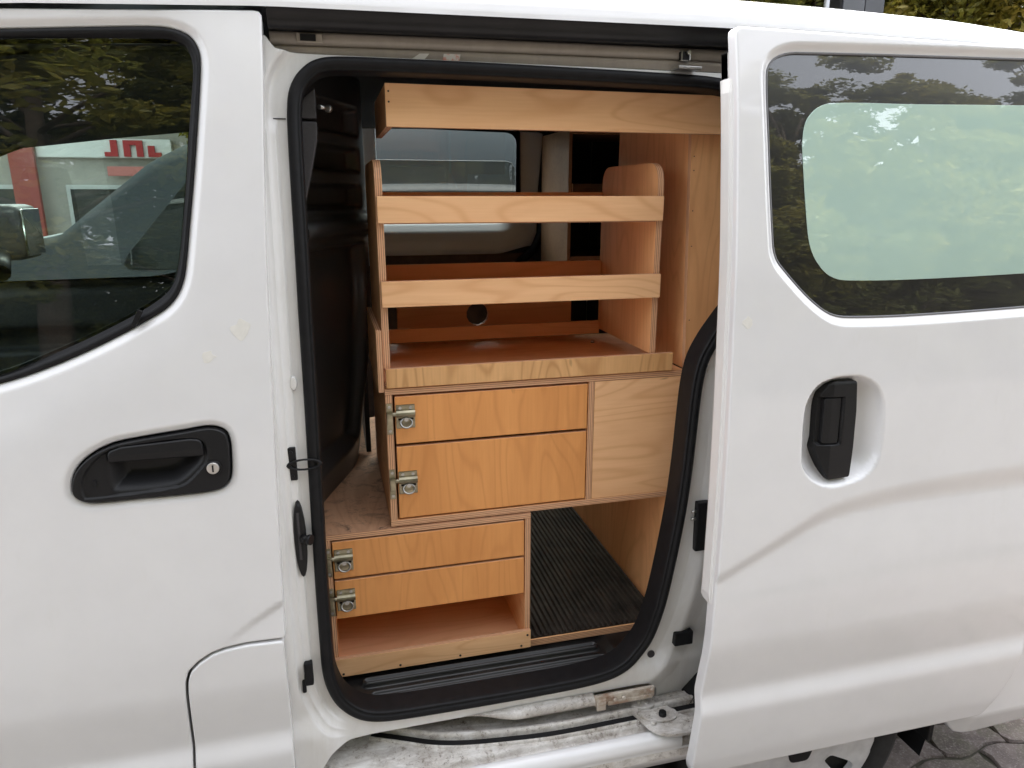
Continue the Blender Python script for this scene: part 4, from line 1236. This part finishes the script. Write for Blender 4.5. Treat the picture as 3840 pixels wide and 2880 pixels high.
# ---- lower drawer chest
low = thing('drawer_chest', 'lower plywood chest with two latched drawers over an open bay', 'cabinet', (.165, YF, .586))
ply('side_panel', -.0450, -.0335, YF, .95, .5985, .8965, W_PALE_Y, low)
ply('side_panel', .3625, .3745, YF, .95, .5985, .8965, W_PALE_Y, low)
ply('top_board', -.1100, .3745, YF, .95, .8967, .9090, W_WORN, low)
ply('bottom_board', -.0450, .3745, YF + .001, .95, .5860, .5983, W_RED, low)
ply('bay_back', -.0335, .3625, .46, .472, .5985, .7150, W_RED, low)
ply('bay_ceiling', -.0335, .3625, YF + .014, .47, .7150, .7210, W_RED, low)
ply('front_lip', -.0465, .3735, YF - .0105, YF - .0005, .5930, .6350, W_PALE, low)
DSCREW = simple('dark_screw', (.06, .045, .04), .4, .6)
for x, z in ((-.040, .6105), (-.026, .5995), (.090, .6000), (.217, .6002), (.352, .6000), (.366, .6245)): 
    bm = bmesh.new(); disc_y(bm, x, YF - .0103, z, .0027, .0010, 8); bm_obj('screw', bm, DSCREW, low)
drawer(low, -.0310, .3600, .8125, .8930, W_HONEY, -.0285, .8765)
drawer(low, -.0310, .3600, .7225, .8070, W_HONEY, -.0285, .7880)
keeper(low, -.0450, .8810); keeper(low, -.0450, .7930)

# ---- open bottle rack
rack = thing('shelf_rack', 'open plywood rack with two slatted shelves above a tray', 'shelf', (.36, .35, 1.198))
def side(name, x0, x1):
    o = rounded([(.2055, 1.2350, 0), (.50, 1.2350, 0), (.50, 1.6120, .045), (.2055, 1.6120, .045)])
    bm = bmesh.new(); n = len(o)
    a = [bm.verts.new((x0, y, z)) for y, z in o]; b = [bm.verts.new((x1, y, z)) for y, z in o]
    bm.faces.new(a); bm.faces.new(b[::-1])
    for i in range(n):
        f = bm.faces.new((a[i], b[i], b[(i + 1) % n], a[(i + 1) % n])); f.material_index = 1
    bmesh.ops.recalc_face_normals(bm, faces=bm.faces[:])
    return bm_obj(name, bm, None, rack, mats=[W_PALE_Z, E_X])
side('side_panel', .0860, .0985); side('side_panel', .6285, .6410)
ply('slat', .0875, .6380, YF - .0045, YF + .0050, 1.5020, 1.5490, W_PALE, rack, .0012)
ply('slat', .0880, .6400, YF - .0045, YF + .0050, 1.3515, 1.3990, W_PALE, rack, .0012)
ply('back_slat', .0990, .6280, .4900, .4990, 1.5100, 1.5570, W_RED, rack, .0012)
ply('back_slat', .0990, .6280, .4900, .4990, 1.3560, 1.4010, W_RED, rack, .0012)
ply('back_slat', .0990, .6280, .4900, .4990, 1.2240, 1.2560, W_RED, rack, .0012)
ply('shelf_board', .0990, .6280, .2070, .4880, 1.5000, 1.5070, W_RED, rack)
ply('shelf_board', .0990, .6280, .2070, .4880, 1.3500, 1.3570, W_RED, rack)
ply('tray_board', .0865, .6780, .2060, .54, 1.1980, 1.2080, W_RED, rack)
ply('tray_strip', .0890, .6770, YF - .0050, YF + .0050, 1.1985, 1.2360, W_STRIP, rack, .0012)
ply('side_flap', .0745, .0850, YF, .50, 1.1900, 1.3080, W_PALE_Y, rack)
for x in (.108, .600):
    bm = bmesh.new(); bm_cyl(bm, (x, .46, 1.208), (x, .46, 1.213), .005, .004, 8); bm_obj('screw', bm, STEEL, rack)

# ---- board with a round hole behind the rack
hole = [(.352 + .0285 * math.cos(t), 1.262 + .0285 * math.sin(t)) for t in np.linspace(0, 2 * math.pi, 36, endpoint=False)]
hb = panel('holed_board', rounded([(.152, 1.198, 0), (.600, 1.198, 0), (.600, 1.345, 0), (.152, 1.345, 0)]), [np.array(hole)], lambda X: .62 + 0 * X[:, 0], W_RED, None, .02, .001, .012, .0005, .012)
tag(hb, 'reddish plywood board with a round hand hole behind the rack', 'board')
# ---- overhead box
ov = thing('overhead_box', 'long shallow plywood box across the top of the opening', 'box', (.55, .40, 1.664))
ply('front_board', .1100, 1.05, YF, YF + .012, 1.6645, 1.7350, W_PALE, ov, .0012)
ply('end_board', .1105, .1225, YF + .0125, .47, 1.6650, 1.7345, W_PALE_Y, ov)
ply('bottom_board', .1225, 1.05, YF + .0125, .62, 1.7185, 1.7265, W_PALE, ov)
ND = simple('nail_dark', (.05, .03, .02), .6)
for z in (1.722, 1.705):
    bm = bmesh.new(); disc_y(bm, .1160, YF + .0002, z, .0018, .0008, 8); bm_obj('nail', bm, ND, ov)
# ---- tall cupboard at the rear of the opening
tall = thing('tall_cupboard', 'tall plywood cupboard leaning back beside the rack', 'cupboard', (.83, .40, 1.197))
def prism(name, pts0, pts1, mats, fm, parent):
    V = list(pts0) + list(pts1); n = len(pts0)
    F = [tuple(range(n))[::-1], tuple(range(n, 2 * n))] + [(i, (i + 1) % n, n + (i + 1) % n, n + i) for i in range(n)]
    bm = bmesh.new(); vs = [bm.verts.new(v) for v in V]
    for f, m in zip(F, fm): bm.faces.new([vs[i] for i in f]).material_index = m
    bmesh.ops.recalc_face_normals(bm, faces=bm.faces[:])
    return bm_obj(name, bm, None, parent, mats=mats)
yb, yt = YF + .001, YF + .038
prism('front_panel', [(.7085, yb, 1.198), (1.02, yb, 1.198), (1.02, yt, 1.7165), (.7085, yt, 1.7165)], [(.7085, yb + .012, 1.198), (1.02, yb + .012, 1.198), (1.02, yt + .012, 1.7165), (.7085, yt + .012, 1.7165)], [W_PALE_Z, E_Y], [0, 0, 1, 1, 1, 1], tall)
prism('side_panel', [(.7090, yb + .0122, 1.198), (.7090, .60, 1.198), (.7090, .60, 1.7165), (.7090, yt + .0122, 1.7165)], [(.7210, yb + .0122, 1.198), (.7210, .60, 1.198), (.7210, .60, 1.7165), (.7210, yt + .0122, 1.7165)], [W_PALE_Z, E_X], [0, 0, 1, 1, 1, 1], tall)
NB = simple('nail_brown', (.22, .10, .05), .6)
for z in (1.625, 1.598, 1.52, 1.45, 1.30): 
    bm = bmesh.new(); disc_y(bm, .7155, yb + (z - 1.198) * .0711 - .0002, z, .0014, .0008, 8); bm_obj('nail', bm, NB, tall)
# ---- plywood floor and ribbed mat
fl = ply('floor_board', .3760, .6880, YF + .0008, 1.10, .5865, .6025, W_PALE_Y)
tag(fl, 'plywood floor board with a pale front edge under the ribbed mat', 'floor board')
V, F = [], []
xs_ = []
x = .3775
while x < .6860:
    xs_ += [(x, .6062), (x + .0024, .6120), (x + .0046, .6120), (x + .0070, .6062), (x + .0115, .6058)]
    x += .0125
for y in (YF + .004, .40, .70, 1.05):
    for (xx, z) in xs_: V.append((xx, y, z))
n = len(xs_)
for j in range(3):
    for i in range(n - 1): F.append((j * n + i, j * n + i + 1, (j + 1) * n + i + 1, (j + 1) * n + i))
b0 = len(V)
V += [(xs_[0][0], YF + .004, .6027), (xs_[-1][0], YF + .004, .6027)]
F.append((b0, b0 + 1) + tuple(range(n - 1, -1, -1)))
matm, mnt2, mb2 = new_mat('worn_rubber_mat')
ma = noise(mnt2, objcoord(mnt2), 14, 6, .7, .5); mbn = noise(mnt2, objcoord(mnt2, (1, .05, 1)), 160, 2, .5)
mc = ramp(mnt2, ma, [(.35, (.016, .0125, .010)), (.70, (.060, .047, .037))])
mc = mixc(mnt2, ramp(mnt2, mbn, [(.5, (0, 0, 0)), (.8, (.35,) * 3)]), mc, (.13, .105, .08))
mnt2.links.new(mc, mb2.inputs['Base Color']); setp(mb2, None, .7, spec=.15)
rm = mesh_obj('rubber_mat', V, F, matm)
tag(rm, 'dark ribbed rubber mat in the gap under the upper cabinet', 'mat')
# ---- support wall at the right of the gap
sup = thing('support_wall', 'plywood wall right of the ribbed mat holding up the cabinet', 'panel', (.70, .50, .5865))
ply('wall_board', .6960, .7080, .2750, 1.10, .5865, .9115, W_PALE_Z, sup)
ply('front_post', .6895, .7085, YF + .0008, .2740, .5865, .9115, W_PALE_Z, sup)
ply('gap_back', .376, .6955, 1.101, 1.113, .5865, .9115, W_RED, sup)
# ---- shelf unit on the far rear side
fu = thing('rear_shelf_unit', 'dark brown plywood pigeonhole unit at the far rear of the load bay', 'shelf', (1.05, 1.38, .586))
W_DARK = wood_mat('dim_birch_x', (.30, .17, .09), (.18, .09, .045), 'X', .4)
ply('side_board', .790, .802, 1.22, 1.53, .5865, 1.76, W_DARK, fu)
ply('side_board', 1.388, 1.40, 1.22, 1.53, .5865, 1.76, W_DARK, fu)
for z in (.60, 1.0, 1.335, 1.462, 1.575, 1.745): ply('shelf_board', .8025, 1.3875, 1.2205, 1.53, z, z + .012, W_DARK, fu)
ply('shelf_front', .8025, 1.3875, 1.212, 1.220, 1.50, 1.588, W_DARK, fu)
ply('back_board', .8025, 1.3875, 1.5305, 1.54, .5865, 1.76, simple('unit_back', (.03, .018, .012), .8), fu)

# ================================================================ surroundings
# ---- trees
def leaf_cloud(seed, radii, n_cl, n_leaf, size, cl_r, shape='round', flat=.65):
    g = np.random.default_rng(seed)
    cs = []
    while len(cs) < n_cl:
        p = g.uniform(-1, 1, 3); r = np.linalg.norm(p)
        if r > 1 or r < .30: continue
        if shape == 'cone':
            lim = (1 - p[2]) * .55 + .12
            if math.hypot(p[0], p[1]) > lim: continue
        if g.random() < (r - .25) * 1.4: cs.append(p)
    cs = np.array(cs) * np.array(radii)
    lob = g.normal(0, 1, (8, 3)); lob /= np.linalg.norm(lob, axis=1, keepdims=True)
    dirs = cs / np.maximum(np.linalg.norm(cs, axis=1, keepdims=True), 1e-6)
    push = 1 + .32 * (np.maximum(dirs @ lob.T, 0)**6).sum(1) - .08
    cs *= push[:, None]
    idx = g.integers(0, n_cl, n_leaf)
    cr = cl_r * g.uniform(.5, 1.25, n_cl)
    off = g.normal(0, 1, (n_leaf, 3)); off /= np.linalg.norm(off, axis=1, keepdims=True)
    off *= (g.random(n_leaf)**.5)[:, None] * np.array([1, 1, flat])
    c = cs[idx] + off * cr[idx][:, None]
    u = g.normal(0, 1, (n_leaf, 3)); u[:, 2] *= .55; u /= np.linalg.norm(u, axis=1, keepdims=True)
    w = g.normal(0, 1, (n_leaf, 3)); w = np.cross(u, w); w /= np.maximum(np.linalg.norm(w, axis=1, keepdims=True), 1e-6)
    s = size * g.uniform(.6, 1.35, n_leaf)
    a = u * s[:, None]; b = w * (s * .42)[:, None]
    V = np.empty((n_leaf, 4, 3)); V[:, 0] = c - a; V[:, 1] = c + b - a * .1; V[:, 2] = c + a; V[:, 3] = c - b - a * .1
    return V.reshape(-1, 3), np.arange(n_leaf * 4).reshape(-1, 4), cs

BARK = simple('bark', (.085, .062, .045), .9, var=.45, scale=14)
def limb(bm, p, q, r0, r1): bm_cyl(bm, p, q, r0, r1, 7)
tree_cache = {}
def tree(kind, loc, h, label, group, mat, seed, scale=1.0, rz=0.0):
    key = (kind, seed, mat.name)
    t = thing('tree', label, 'tree', loc, group)
    if key not in tree_cache:
        if kind == 'round': V, F, cs = leaf_cloud(seed, (2.1, 2.1, 2.7), 210, 42000, .074, .46); zc = h - 2.9
        elif kind == 'tall': V, F, cs = leaf_cloud(seed, (1.45, 1.45, 3.2), 190, 42000, .072, .36); zc = h - 3.3
        else: V, F, cs = leaf_cloud(seed, (1.55, 1.55, 3.2), 210, 40000, .070, .34, 'cone', .8); zc = h - 3.0
        me = bpy.data.meshes.new('crown'); V = V + [0, 0, zc]
        me.vertices.add(len(V)); me.vertices.foreach_set('co', V.ravel())
        me.loops.add(F.size); me.loops.foreach_set('vertex_index', F.ravel().astype(np.int32))
        me.polygons.add(len(F)); me.polygons.foreach_set('loop_start', np.arange(0, F.size, 4, dtype=np.int32))
        me.materials.append(mat); me.update(calc_edges=True)
        bm = bmesh.new(); g = random.Random(seed)
        top = Vector((g.uniform(-.3, .3), g.uniform(-.3, .3), zc + .8)); mid = Vector((g.uniform(-.15, .15), 0, zc * .55))
        limb(bm, (0, 0, -.1), mid, .17, .13); limb(bm, mid, top, .13, .04)
        for k in range(0, len(cs), 5):
            c = Vector(cs[k]) + Vector((0, 0, zc)); s = mid.lerp(top, min(max((c.z - mid.z) / max(top.z - mid.z, .1) * .6, 0), .95))
            m = s.lerp(c, .5) + Vector((g.uniform(-.2, .2), g.uniform(-.2, .2), .18))
            limb(bm, s, m, .038, .024); limb(bm, m, c, .024, .008)
        me2 = bpy.data.meshes.new('trunk'); bm.to_mesh(me2); bm.free(); me2.materials.append(BARK)
        tree_cache[key] = (me, me2)
    for nm, me in zip(('crown', 'trunk'), tree_cache[key]):
        o = bpy.data.objects.new(nm, me); C.objects.link(o); o.parent = t
    t.scale = (scale,) * 3; t.rotation_euler.z = rz
    return t
L_OLIVE = leaf_mat('olive_leaves', [(.30, (.055, .070, .015)), (.48, (.15, .155, .030)), (.66, (.30, .25, .045))])
L_DARK = leaf_mat('dark_leaves', [(.32, (.045, .060, .018)), (.52, (.12, .13, .030)), (.72, (.26, .215, .042))])
L_GOLD = leaf_mat('gold_leaves', [(.28, (.070, .078, .014)), (.48, (.17, .155, .024)), (.70, (.32, .23, .036))])
g1 = 'trees mirrored in the van windows'
spots = [('round', -5.8, -8.4, 7.6, L_DARK, 1, 1.22, 0), ('round', -2.9, -7.4, 7.6, L_OLIVE, 2, 1.20, 1.2), ('round', -.2, -8.8, 7.6, L_DARK, 1, 1.12, 2.6), ('cone', 2.6, -9.0, 7.4, L_OLIVE, 3, 1.17, .4),
         ('tall', 4.4, -10.0, 7.0, L_DARK, 4, 1.05, 0), ('cone', 5.7, -9.0, 7.4, L_OLIVE, 3, 1.20, 2.1), ('cone', 7.6, -9.3, 7.4, L_OLIVE, 5, 1.12, 1.0), ('tall', 8.9, -10.4, 7.0, L_DARK, 5, 1.04, 2.0), ('cone', 9.9, -9.0, 7.4, L_OLIVE, 4, 1.22, 3.0), ('cone', 11.6, -9.4, 7.4, L_OLIVE, 5, 1.14, 4.4), ('tall', 13.0, -10.2, 7.0, L_DARK, 4, 1.12, .6), ('cone', 14.4, -9.3, 7.4, L_OLIVE, 3, 1.22, 5.0), ('round', -9.4, -9.0, 7.6, L_OLIVE, 2, 1.15, 3.3), ('tall', 16.5, -10.2, 7.0, L_OLIVE, 4, 1.25, 1.7)]
order = sorted(range(len(spots)), key=lambda i: spots[i][1])
words = ['first', 'second', 'third', 'fourth', 'fifth', 'sixth', 'seventh', 'eighth', 'ninth', 'tenth', 'eleventh', 'twelfth', 'thirteenth', 'fourteenth', 'fifteenth']
for rank, i in enumerate(order):
    k, x, y, h, m, sd_, sc, rz = spots[i]
    tree(k, (x, y, 0), h, 'leafy olive tree opposite the van, %s of the row counted from its bonnet end' % words[rank], g1, m, sd_, sc, rz)
# low shrubs under that row
def shrub(loc, label, group, mat, seed, s):
    t = thing('shrub', label, 'shrub', loc, group)
    key = ('shrub', seed, mat.name)
    if key not in tree_cache:
        V, F, cs = leaf_cloud(seed, (1.1, .8, .75), 60, 7000, .05, .30)
        me = bpy.data.meshes.new('foliage'); V = V + [0, 0, .8]
        me.from_pydata(V.tolist(), [], F.tolist()); me.materials.append(mat); me.update()
        tree_cache[key] = (me,)
    o = bpy.data.objects.new('foliage', tree_cache[key][0]); C.objects.link(o); o.parent = t
    t.scale = (s, s, s)
for i, x in enumerate((-6.5, -4.2, -1.8, .8, 3.2, 5.4, 7.8, 10.2, 12.6)):
    shrub((x, -8.6 - .5 * (i % 2), 0), 'dark shrub under the row of olive trees, %s from its bonnet end' % words[i], 'shrubs under the mirrored trees', L_DARK, 21 + i % 2, 1.25 + .15 * (i % 3))
for i, x in enumerate((-11.0, -8.0, -5.0, -2.0, 1.0, 4.0, 7.0, 10.0, 13.0)):  # added bushes, blocking the bright sky mirrored below the crowns
    shrub((x, -12.0 - .4 * (i % 2), 0), 'added tall dark bush hiding the sky behind the row of olive trees, %s from its bonnet end' % words[i], 'bushes added behind the mirrored trees', L_DARK, 21 + i % 2, 2.9 + .25 * (i % 3))
# trees beyond the van
g2 = 'trees beyond the van roof'
tree('round', (5.2, 10.0, 0), 7.6, 'olive tree beyond the roof, left of the slim lamp post', g2, L_OLIVE, 2, .95, .7)
tree('round', (2.6, 12.5, 0), 7.6, 'green tree beyond the middle of the van roof', g2, L_DARK, 1, 1.0, 0)
tree('round', (7.4, 13.0, 0), 7.6, 'olive tree right behind the dark grey pylon', g2, L_OLIVE, 1, 1.0, 3.0)
tree('round', (10.4, 9.4, 0), 7.6, 'yellow green tree beyond the roof, right of the dark grey pylon', g2, L_GOLD, 2, .92, 1.0)
tree('round', (12.6, 10.6, 0), 7.6, 'golden tree beyond the rear end of the roof', g2, L_GOLD, 7, .95, 2.2)
tree('round', (15.2, 10.5, 0), 7.6, 'dark tree at the far right beyond the roof', g2, L_DARK, 1, 1.0, 2.0)
tree('round', (8.9, 12.0, 0), 7.6, 'dense olive tree in the gap right behind the pylon', g2, L_DARK, 1, 1.05, 4.0)
tree('round', (11.5, 12.8, 0), 7.6, 'tall golden tree behind the yellow green one', g2, L_GOLD, 2, 1.15, 4.0)
tree('round', (-1.0, 13.0, 0), 7.6, 'bushy tree beyond the cab, in front of the shop building', g2, L_GOLD, 2, .7, 2.0)
# ---- dark grey pylon and lamp post beyond the roof
py = thing('sign_pylon', 'tall dark grey sign pylon beyond the van roof', 'pylon', (7.3, 8.2, 0))
ANTH = simple('anthracite_panel', (.050, .053, .060), .45, 0, .2, .12, 3)
box('pylon_core', 6.98, 7.66, 8.06, 8.34, 0, 6.2, simple('pylon_edge', (.012, .012, .014), .5), py, .01)
box('pylon_panel', 7.00, 7.34, 8.03, 8.058, .2, 6.15, ANTH, py, .006)
box('pylon_panel', 7.352, 7.655, 8.03, 8.058, .2, 6.15, simple('anthracite_panel_dark', (.036, .038, .044), .5, 0, .2, .12, 3), py, .006)
lp = thing('lamp_post', 'slim pale lamp post just left of the dark pylon', 'lamp post', (6.79, 8.1, 0))
bm = bmesh.new(); bm_cyl(bm, (6.79, 8.1, 0), (6.79, 8.1, 6.5), .05, .028, 12)
bm_obj('post', bm, simple('galvanised', (.42, .43, .44), .4, .5), lp, smooth=True)
bm = bmesh.new(); bm_cyl(bm, (6.79, 8.1, 0), (6.79, 8.1, .5), .075, .07, 12); bm_obj('post_base', bm, ANTH, lp)
bm = bmesh.new(); bm_box(bm, 6.70, 6.88, 7.7, 8.15, 6.48, 6.56, .02); bm_obj('lamp_head', bm, ANTH, lp)

# ---- silver van parked beyond
nv = thing('parked_van', 'grey van parked on the far side, seen through the open load bay', 'van', (.95, 3.3, 0))
SILV = simple('silver_car_paint', (.085, .094, .10), .55, .0, .0, spec=.1)
def nv_half(z): return float(np.interp(z, [.3, .5, .9, 1.15, 1.75, 1.86, 1.93], [.80, .85, .86, .84, .76, .73, .68]))
def nv_top(x): return float(np.interp(x, [-2.6, -2.5, -1.95, -1.15, -.75, -.3, 1.7, 2.15, 2.25], [.75, 1.0, 1.22, 1.38, 1.70, 1.92, 1.96, 1.85, .9]))
V, F = [], []; ns = 80; xv = np.linspace(-2.55, 2.25, 90)
for x in xv:
    zt = nv_top(x)
    for k in range(ns):
        t = k / (ns - 1); a = math.pi * (t - .5)
        z = .35 + (zt - .35) * min(1, (1 - abs(2 * t - 1)) * 1.9)
        w = nv_half(min(z, 1.93)) * (1 if x > -1.2 else .97) * (1 if t < .5 else 1)
        f_ = 1 if abs(2 * t - 1) > .47 else abs(2 * t - 1) / .47
        y = 3.3 + (w if t > .5 else -w) * f_
        zz_ = z + (.02 * (1 - f_**2) if f_ < 1 else 0)
        V.append((x + .05 * math.sin(a) * 0, y, zz_))
for i in range(len(xv) - 1):
    for k in range(ns - 1): F.append((i * ns + k, i * ns + k + 1, (i + 1) * ns + k + 1, (i + 1) * ns + k))
mesh_obj('body', V, F, SILV, nv, smooth=True)
def nvy(X): return 3.3 - np.array([nv_half(z) for z in X[:, 1]]) - .006
DGL = simple('dark_car_glass', (.010, .014, .015), .3, 0, 1.0); DGL.node_tree.nodes['Principled BSDF'].inputs['Coat Roughness'].default_value = 0
def nwin(nm, pts): return panel(nm, rounded([(a, b, .05) for a, b in pts]), [], nvy, DGL, nv, .04, .004, .01)
nwin('side_window', [(-.95, 1.22), (-.05, 1.22), (-.05, 1.72), (-.52, 1.72)])
nwin('side_window', [(.05, 1.22), (.95, 1.22), (.95, 1.72), (.05, 1.72)])
nwin('side_window', [(1.05, 1.22), (1.85, 1.22), (1.75, 1.72), (1.05, 1.72)])
V = [(-1.17, 2.62, 1.24), (-1.17, 3.98, 1.24), (-.36, 3.90, 1.86), (-.36, 2.70, 1.86)]
mesh_obj('windscreen', [(x - .02, y, z + .02) for x, y, z in V], [(3, 2, 1, 0)], DGL, nv)
for x in (-1.75, 1.15):
    w_ = lathe_y('wheel', [(.02, -.03), (.20, -.03), (.25, -.05), (.30, -.02), (.31, .06), (.30, .15), (.02, .15)], (x, 2.50, .31), TYRE, nv, 32)
    lathe_y('wheel_cover', [(.0, -.045), (.06, -.05), (.17, -.035), (.20, -.045), (.205, -.03)], (x, 2.50, .31), SILVERP, w_, 32)
box('tail_light', 2.05, 2.24, 2.50, 2.56, 1.0, 1.5, simple('tail_red', (.45, .02, .02), .3, 0, 1.0), nv, .02)
box('headlight', -2.50, -2.25, 2.52, 2.60, .80, .98, simple('lamp_clear', (.7, .72, .74), .1, 0, 1.0), nv, .02)
box('door_handle', -.16, -.02, 2.425, 2.45, 1.08, 1.11, PLASTIC, nv, .005)
for o_ in nv.children:
    pass
# ---- shop building beyond the cab
bl = thing('shop_building', 'low pale shop building with a white fascia and red lettering', 'building', (-6.5, 15.0, 0))
WALL = simple('shop_wall', (.42, .40, .36), .8, 0, 0, .12, 2)
box('wall', -16, 3.5, 15.0, 22.0, 0, 3.0, WALL, bl)
box('roof_edge', -16.2, 3.7, 14.7, 22.2, 3.0, 3.25, simple('roof_brown', (.23, .17, .14), .7), bl, .02)
WHITEP = simple('fascia_white', (.78, .80, .78), .5)
REDP = simple('sign_red', (.42, .025, .03), .5)
fas = box('fascia', -5.3, -2.9, 14.86, 14.995, 2.26, 2.62, WHITEP, bl, .02)
for i, x in enumerate((-14.5, -12.0, -9.6, -7.4, -4.9, -2.2, .2)):
    wf = box('window', x, x + 2.0, 14.90, 14.992, .5, 1.75, simple('shop_frame', (.55, .57, .56), .5), bl, .02)
    box('pane', x + .08, x + 1.92, 14.885, 14.898, .58, 1.67, DGL, wf)
def letter(pts, nm='fascia_letter'):
    b_ = bmesh.new(); n = len(pts)
    a = [b_.verts.new((x, 14.80, z)) for x, z in pts]; c = [b_.verts.new((x, 14.855, z)) for x, z in pts]
    b_.faces.new(a); b_.faces.new(c[::-1])
    for i in range(n): b_.faces.new((a[i], c[i], c[(i + 1) % n], a[(i + 1) % n]))
    bmesh.ops.recalc_face_normals(b_, faces=b_.faces[:])
    return bm_obj(nm, b_, REDP, fas)
X0, Z0, K = -4.10, 2.285, .52
def lt(p): letter([(X0 + x * K, Z0 + z * K) for x, z in p])
lt([(0, 0), (.45, 0), (.45, .59), (.22, .59), (.22, .16), (0, .16)])
lt([(.66, 0), (.89, 0), (.89, .42), (1.10, .42), (1.10, 0), (1.33, 0), (1.33, .59), (.66, .59)])
lt([(1.50, 0), (1.95, 0), (1.95, .16), (1.73, .16), (1.73, .40), (1.50, .40)])
box('red_banner', -4.1, -3.35, 14.82, 14.855, 1.92, 2.10, simple('banner_pink', (.62, .22, .20), .6), bl, .01)
box('entrance_panel', -5.75, -5.32, 14.75, 14.86, .0, 2.75, simple('entrance_red', (.33, .06, .05), .5), bl, .01)
